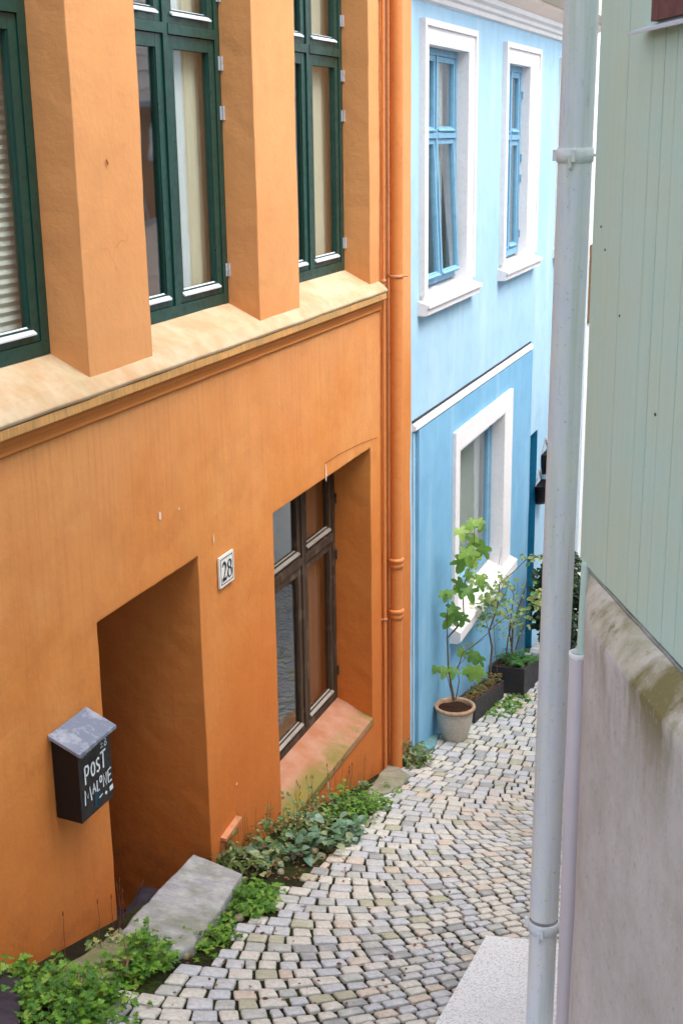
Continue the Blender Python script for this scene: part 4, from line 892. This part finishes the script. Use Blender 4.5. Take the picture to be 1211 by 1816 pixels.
t = thing('yellow_flower', 'single yellow flower among the weeds under the timber window', 'flower', on_ground(540, 1440)); c = on_x(530, 1410, -2.93); b = MB()
for k in range(5): a = k*2*math.pi/5; leaf(b, OVAL, c, (math.cos(a)*.3 + .5, math.sin(a), math.cos(a)), (1, -.3, .3), .035, .1, .1)
b.build('petals', YEL, t, normals=False); b = MB(); gq = on_ground(545, 1470); b.tube([Vector((-2.9, c.y, gz(c.y) - .02)), Vector((-2.9, c.y, c.z - .1)), c], .002, 5); b.build('stalk', GSTEM, t)
b = MB(); b.tube([on_ground(250, 1680, .07), on_ground(228, 1702, .09), on_ground(205, 1706, .08)], [.008, .010, .004], 7); b.tube([on_ground(228, 1702, .09), on_ground(222, 1725, .06), on_ground(212, 1738, .02)], [.006, .005, .003], 7)
tag(b.build('twig', STEM), 'brown forked twig lying by the kerb stone among green weeds', 'twig')
# fallen leaves in the joints
b = MB(); rnd = random.Random(77)
for k in range(260):
    u = rnd.random(); p = on_ground(rnd.uniform(430, 620), rnd.uniform(1500, 1560), .0) if k < 120 else on_ground(rnd.uniform(300, 900), rnd.uniform(1480, 1800), .002)
    if p.x < -2.97 or p.x > -1.4: continue
    leaf(b, OVAL, p + Vector((0, 0, .002)), rdir(rnd, -.1, .15), (rnd.uniform(-.4, .4), rnd.uniform(-.4, .4), 1), rnd.uniform(.012, .032), .3, .1)
o = b.build('leaf_litter', M_leaf('dead_leaves', [(110, 66, 46), (130, 84, 60), (90, 54, 40), (150, 110, 84)], .8, .1), normals=False); o['kind'] = 'stuff'; o['label'] = 'scattered brown dead leaves on the setts'; o['category'] = 'leaf litter'

def zc(x, y): return (700 + x/2.3699, 600 + y/2.3699)      # photo detail coordinates
def stem_path(mb, pts, y, r0, r1, rnd, dy=.0):
    n = len(pts); P = [on_y(*zc(*p), y + dy*i) for i, p in enumerate(pts)]; mb.tube(P, [r0 + (r1 - r0)*i/(n - 1) for i in range(n)], 7, False); return P
# round stoneware pot with a tall plant of big lobed leaves
rnd = random.Random(40); PC = Vector((-2.80, 10.28, gz(10.2) + .0))
pot = thing('potted_plant', 'tall plant with large lobed leaves in a round beige stoneware pot', 'potted plant', PC)
b = MB(); prof = [(0, -.04), (.088, -.04), (.10, -.02), (.125, .06), (.150, .15), (.160, .23), (.160, .275)]; b.lathe(prof, PC, 48); b.build('pot', POTM, pot)
b = MB(); b.lathe([(.158, .268), (.178, .280), (.183, .295), (.178, .310), (.160, .312), (.150, .300), (.146, .26)], PC, 48); b.build('rim', RIMM, pot)
b = MB(); v = [b.b.verts.new((PC.x + math.cos(a)*.148, PC.y + math.sin(a)*.148, PC.z + .275 + .006*math.sin(a*5))) for a in [i*math.pi/16 for i in range(32)]]; cc = b.b.verts.new((PC.x, PC.y, PC.z + .29))
for i in range(32): b.b.faces.new((v[i], v[(i + 1) % 32], cc))
b.build('soil', EARTH, pot)
b = MB(); YP = 10.28
for pts, r0, r1 in (([(245, 1525), (225, 1380), (220, 1260), (290, 1180), (285, 1060), (330, 900), (335, 790)], .010, .003), ([(220, 1260), (218, 1180), (225, 1080)], .005, .002), ([(250, 1520), (235, 1440), (270, 1370), (285, 1320), (340, 1285), (375, 1262)], .007, .002),
                    ([(255, 1520), (270, 1440), (262, 1380), (300, 1340)], .005, .002), ([(285, 1060), (300, 1010), (360, 880)], .003, .002), ([(220, 1260), (260, 1220), (300, 1165)], .004, .002), ([(240, 1500), (222, 1430), (215, 1400)], .004, .002)):
    stem_path(b, pts, YP, r0, r1, rnd)
b.build('stem', STEM, pot)
b = MB(); fig = [(270, 815, .13), (300, 800, .10), (330, 780, .11), (350, 775, .1), (365, 800, .08), (345, 855, .15), (380, 885, .17), (300, 900, .18), (285, 935, .18), (320, 930, .14), (205, 1078, .11), (230, 1075, .09), (285, 1040, .15), (300, 1065, .16), (270, 1060, .12), (310, 1000, .09), (360, 1010, .10), (350, 1040, .11), (255, 1140, .13), (245, 1175, .17), (270, 1165, .12), (285, 1180, .12), (230, 1150, .10), (175, 1395, .10), (215, 1400, .12), (245, 1400, .12), (330, 1330, .12), (360, 1350, .14), (330, 1395, .17), (350, 1410, .13), (295, 1400, .10), (290, 1325, .10)]
for x, y, s in fig:
    p = on_y(*zc(x, y - 14), YP + rnd.uniform(-.12, .12)); d = Vector((rnd.uniform(-.5, .8), -.35 + rnd.uniform(-.3, .3), rnd.uniform(-1.0, -.35))); leaf(b, LOBED, p, d, (.5, -.6, .7), s*.95, .22, .35)
b.build('leaves', LF_FIG, pot, normals=False)
# long trough
def trough(name, y0, y1, x0, x1, h, slope, label, zoff=0):
    t = thing(name, label, 'planter', ((x0 + x1)/2, (y0 + y1)/2, gz((y0 + y1)/2)), 'dark rectangular planters against the blue wall'); zb = lambda y: gz(y0) + .005 + zoff - (y - y0)*slope
    b = MB(); tk = .018
    def bx(xa, xb, ya, yb, za, zt):
        b.hexa([(xa, ya, zb(ya) + za), (xb, ya, zb(ya) + za), (xb, yb, zb(yb) + za), (xa, yb, zb(yb) + za), (xa, ya, zb(ya) + zt), (xb, ya, zb(ya) + zt), (xb, yb, zb(yb) + zt), (xa, yb, zb(yb) + zt)])
    bx(x0, x1, y0, y0 + tk, 0, h); bx(x0, x1, y1 - tk, y1, 0, h); bx(x0, x0 + tk, y0 + tk, y1 - tk, 0, h); bx(x1 - tk, x1, y0 + tk, y1 - tk, 0, h); bx(x0 + tk, x1 - tk, y0 + tk, y1 - tk, .01, .03)
    b.bevel(.003, 1); b.build('box', PLANTER, t)
    b = MB(); n = 12; V = [[b.b.verts.new((x0 + tk + (x1 - x0 - 2*tk)*i/n, y0 + tk + (y1 - y0 - 2*tk)*j/n, zb(y0 + (y1 - y0)*j/n) + h - .03 + noise.noise(Vector((i*.9, j*.9, y0)))*.02)) for i in range(n + 1)] for j in range(n + 1)]
    for j in range(n):
        for i in range(n): b.b.faces.new((V[j][i], V[j][i + 1], V[j + 1][i + 1], V[j + 1][i]))
    b.build('soil', EARTH, t); return t, lambda y: zb(y) + h - .03
tr, zt_ = trough('planter_trough', 10.90, 12.06, -2.955, -2.775, .225, .235, 'low dark trough with reddish low plants, between the round pot and the taller planter')
rnd = random.Random(50); b = MB(); b2 = MB()
for k in range(260):
    y = rnd.uniform(10.98, 12.02); x = rnd.uniform(-2.94, -2.79); hh = rnd.uniform(0, .05 + .09*max(0, (y - 11.5)*2)); leaf(b, OVAL if k % 2 else TRIF, (x, y, zt_(y) + hh), rdir(rnd, -.1, .6), (0, 0, 1), rnd.uniform(.03, .055), .2, .3)
b.build('low_leaves', LF_RED, tr, normals=False)
for k in range(45):
    y = rnd.uniform(10.98, 11.7); x = rnd.uniform(-2.94, -2.8); p = Vector((x, y, zt_(y) + .01)); d = rdir(rnd, 0, .3); b2.tube([p, p + d*.05 + Vector((0, 0, .02)), p + d*.11], .0022, 4, False)
b2.build('dry_stalks', DRYST, tr)
b = MB(); YT = 11.35
sp = [([(400, 1400), (408, 1300), (395, 1230), (430, 1130), (440, 1030)], .011, .006), ([(440, 1030), (500, 980), (550, 930), (625, 905)], .005, .002), ([(395, 1230), (440, 1190), (500, 1150)], .004, .002), ([(395, 1230), (370, 1150), (350, 1120)], .003, .0015), ([(430, 1130), (470, 1060), (480, 1020)], .004, .002), ([(430, 1400), (420, 1290), (415, 1200), (380, 1080)], .003, .002), ([(330, 1290), (390, 1240), (400, 1240)], .003, .003), ([(440, 1030), (430, 980), (445, 900), (450, 880)], .003, .001)]
for pts, r0, r1 in sp: stem_path(b, pts, YT, r0, r1, rnd)
b.build('stem', STEM, tr)
b = MB()
for (cx, cy, rx, ry, n, s) in ((440, 1060, 60, 50, 46, .06), (410, 1110, 60, 50, 46, .06), (360, 1010, 55, 30, 26, .06), (390, 1160, 60, 40, 26, .05), (590, 925, 40, 22, 12, .07), (545, 915, 20, 12, 5, .06), (390, 1085, 30, 60, 18, .08), (350, 1200, 40, 50, 12, .05), (460, 1170, 50, 60, 20, .045), (500, 1050, 12, 10, 4, .05), (315, 1290, 12, 12, 3, .05), (440, 1000, 50, 30, 12, .05)):
    for _ in range(n):
        p = on_y(*zc(cx + rnd.gauss(0, .5)*rx, cy + rnd.gauss(0, .5)*ry), YT + rnd.uniform(-.2, .2)); leaf(b, OVAL, p, rdir(rnd, -.8, .4), (.5, -.6, .6), s*rnd.uniform(.7, 1.2), .2, .2)
b.build('leaves', LF_PALE, tr, normals=False)
bx_, zt2 = trough('planter_box', 12.20, 12.95, -2.965, -2.60, .29, .22, 'taller dark square planter with twiggy shrub and fern, partly behind the grey pipe')
rnd = random.Random(60); b = MB(); YB = 12.45
for pts, r0, r1 in (([(490, 1320), (495, 1210), (520, 1130), (545, 1060), (555, 1010)], .012, .003), ([(495, 1330), (480, 1230), (490, 1150), (500, 1080), (470, 1010)], .010, .003), ([(505, 1310), (530, 1230), (560, 1180), (575, 1120)], .006, .002), ([(465, 1350), (475, 1260), (490, 1200)], .009, .005), ([(495, 1210), (470, 1150), (455, 1090)], .004, .0015), ([(520, 1130), (510, 1080), (515, 1030)], .003, .0015), ([(490, 1150), (450, 1130), (420, 1110)], .003, .001)):
    stem_path(b, pts, YB, r0, r1, rnd)
b.build('stem', STEM, bx_); b = MB()
for (cx, cy, rx, ry, n, s) in ((520, 1180, 60, 60, 50, .05), (500, 1120, 60, 60, 40, .045), (470, 1230, 60, 50, 24, .045), (595, 1080, 25, 40, 24, .08), (590, 1120, 30, 20, 16, .08)):
    for _ in range(n):
        p = on_y(*zc(cx + rnd.gauss(0, .5)*rx, cy + rnd.gauss(0, .5)*ry), YB + rnd.uniform(-.15, .2)); leaf(b, OVAL, p, rdir(rnd, -.6, .5), (.5, -.6, .6), s*rnd.uniform(.7, 1.2), .2, .2)
b.build('leaves', LF_PALE, bx_, normals=False)
b = MB()
for k in range(34):                                     # fern fronds arching out of the planter
    base = Vector((rnd.uniform(-2.85, -2.65), rnd.uniform(12.45, 12.9), 0)); base.z = zt2(base.y); a = rnd.uniform(0, 2*math.pi); L_ = rnd.uniform(.18, .34); d = Vector((math.cos(a), math.sin(a), 0))
    for j in range(1, 13):
        u = j/12; q = base + d*L_*u*.9 + Vector((0, 0, L_*(1.1*u - .9*u*u))); sd_ = Vector((-d.y, d.x, 0)); w_ = .055*(1 - u*.75)
        for sgn in (-1, 1): leaf(b, OVAL, q, sd_*sgn + d*.35 + Vector((0, 0, -.15)), (0, 0, 1), w_, .1, .2)
b.build('fern_fronds', LF_FERN, bx_, normals=False)
# big dark bush in a black pot behind the grey pipe
rnd = random.Random(70); c = Vector((-2.56, 13.75, gz(13.75)))
bs = thing('potted_shrub', 'dark green shrub in a black pot, half hidden behind the grey downpipe', 'potted plant', c)
b = MB(); b.lathe([(0, 0), (.17, 0), (.21, .28), (.22, .30), (.205, .30), (.19, .27), (0, .27)], c, 32); b.build('pot', BLACKM, bs)
b = MB()
for k in range(9):
    a = k*.7; b.tube([c + Vector((math.cos(a)*.05, math.sin(a)*.05, .27)), c + Vector((math.cos(a)*.12, math.sin(a)*.15, .7)), c + Vector((math.cos(a)*.18, math.sin(a)*.25, 1.25))], [.014, .009, .004], 6)
b.build('stem', STEM, bs); b = MB()
for k in range(3200):
    d = rdir(rnd, -1, 1); r = rnd.random()**.45; p = c + Vector((d.x*.32*r, d.y*.42*r, .80 + d.z*.62*r)); p.x = max(-2.97, p.x)
    if noise.noise(p*5) < -.32: continue
    leaf(b, OVAL, p, rdir(rnd, -.6, .6), (.4, -.5, .8), rnd.uniform(.05, .09), .2, .2)
b.build('leaves', LF_DARK, bs, normals=False)
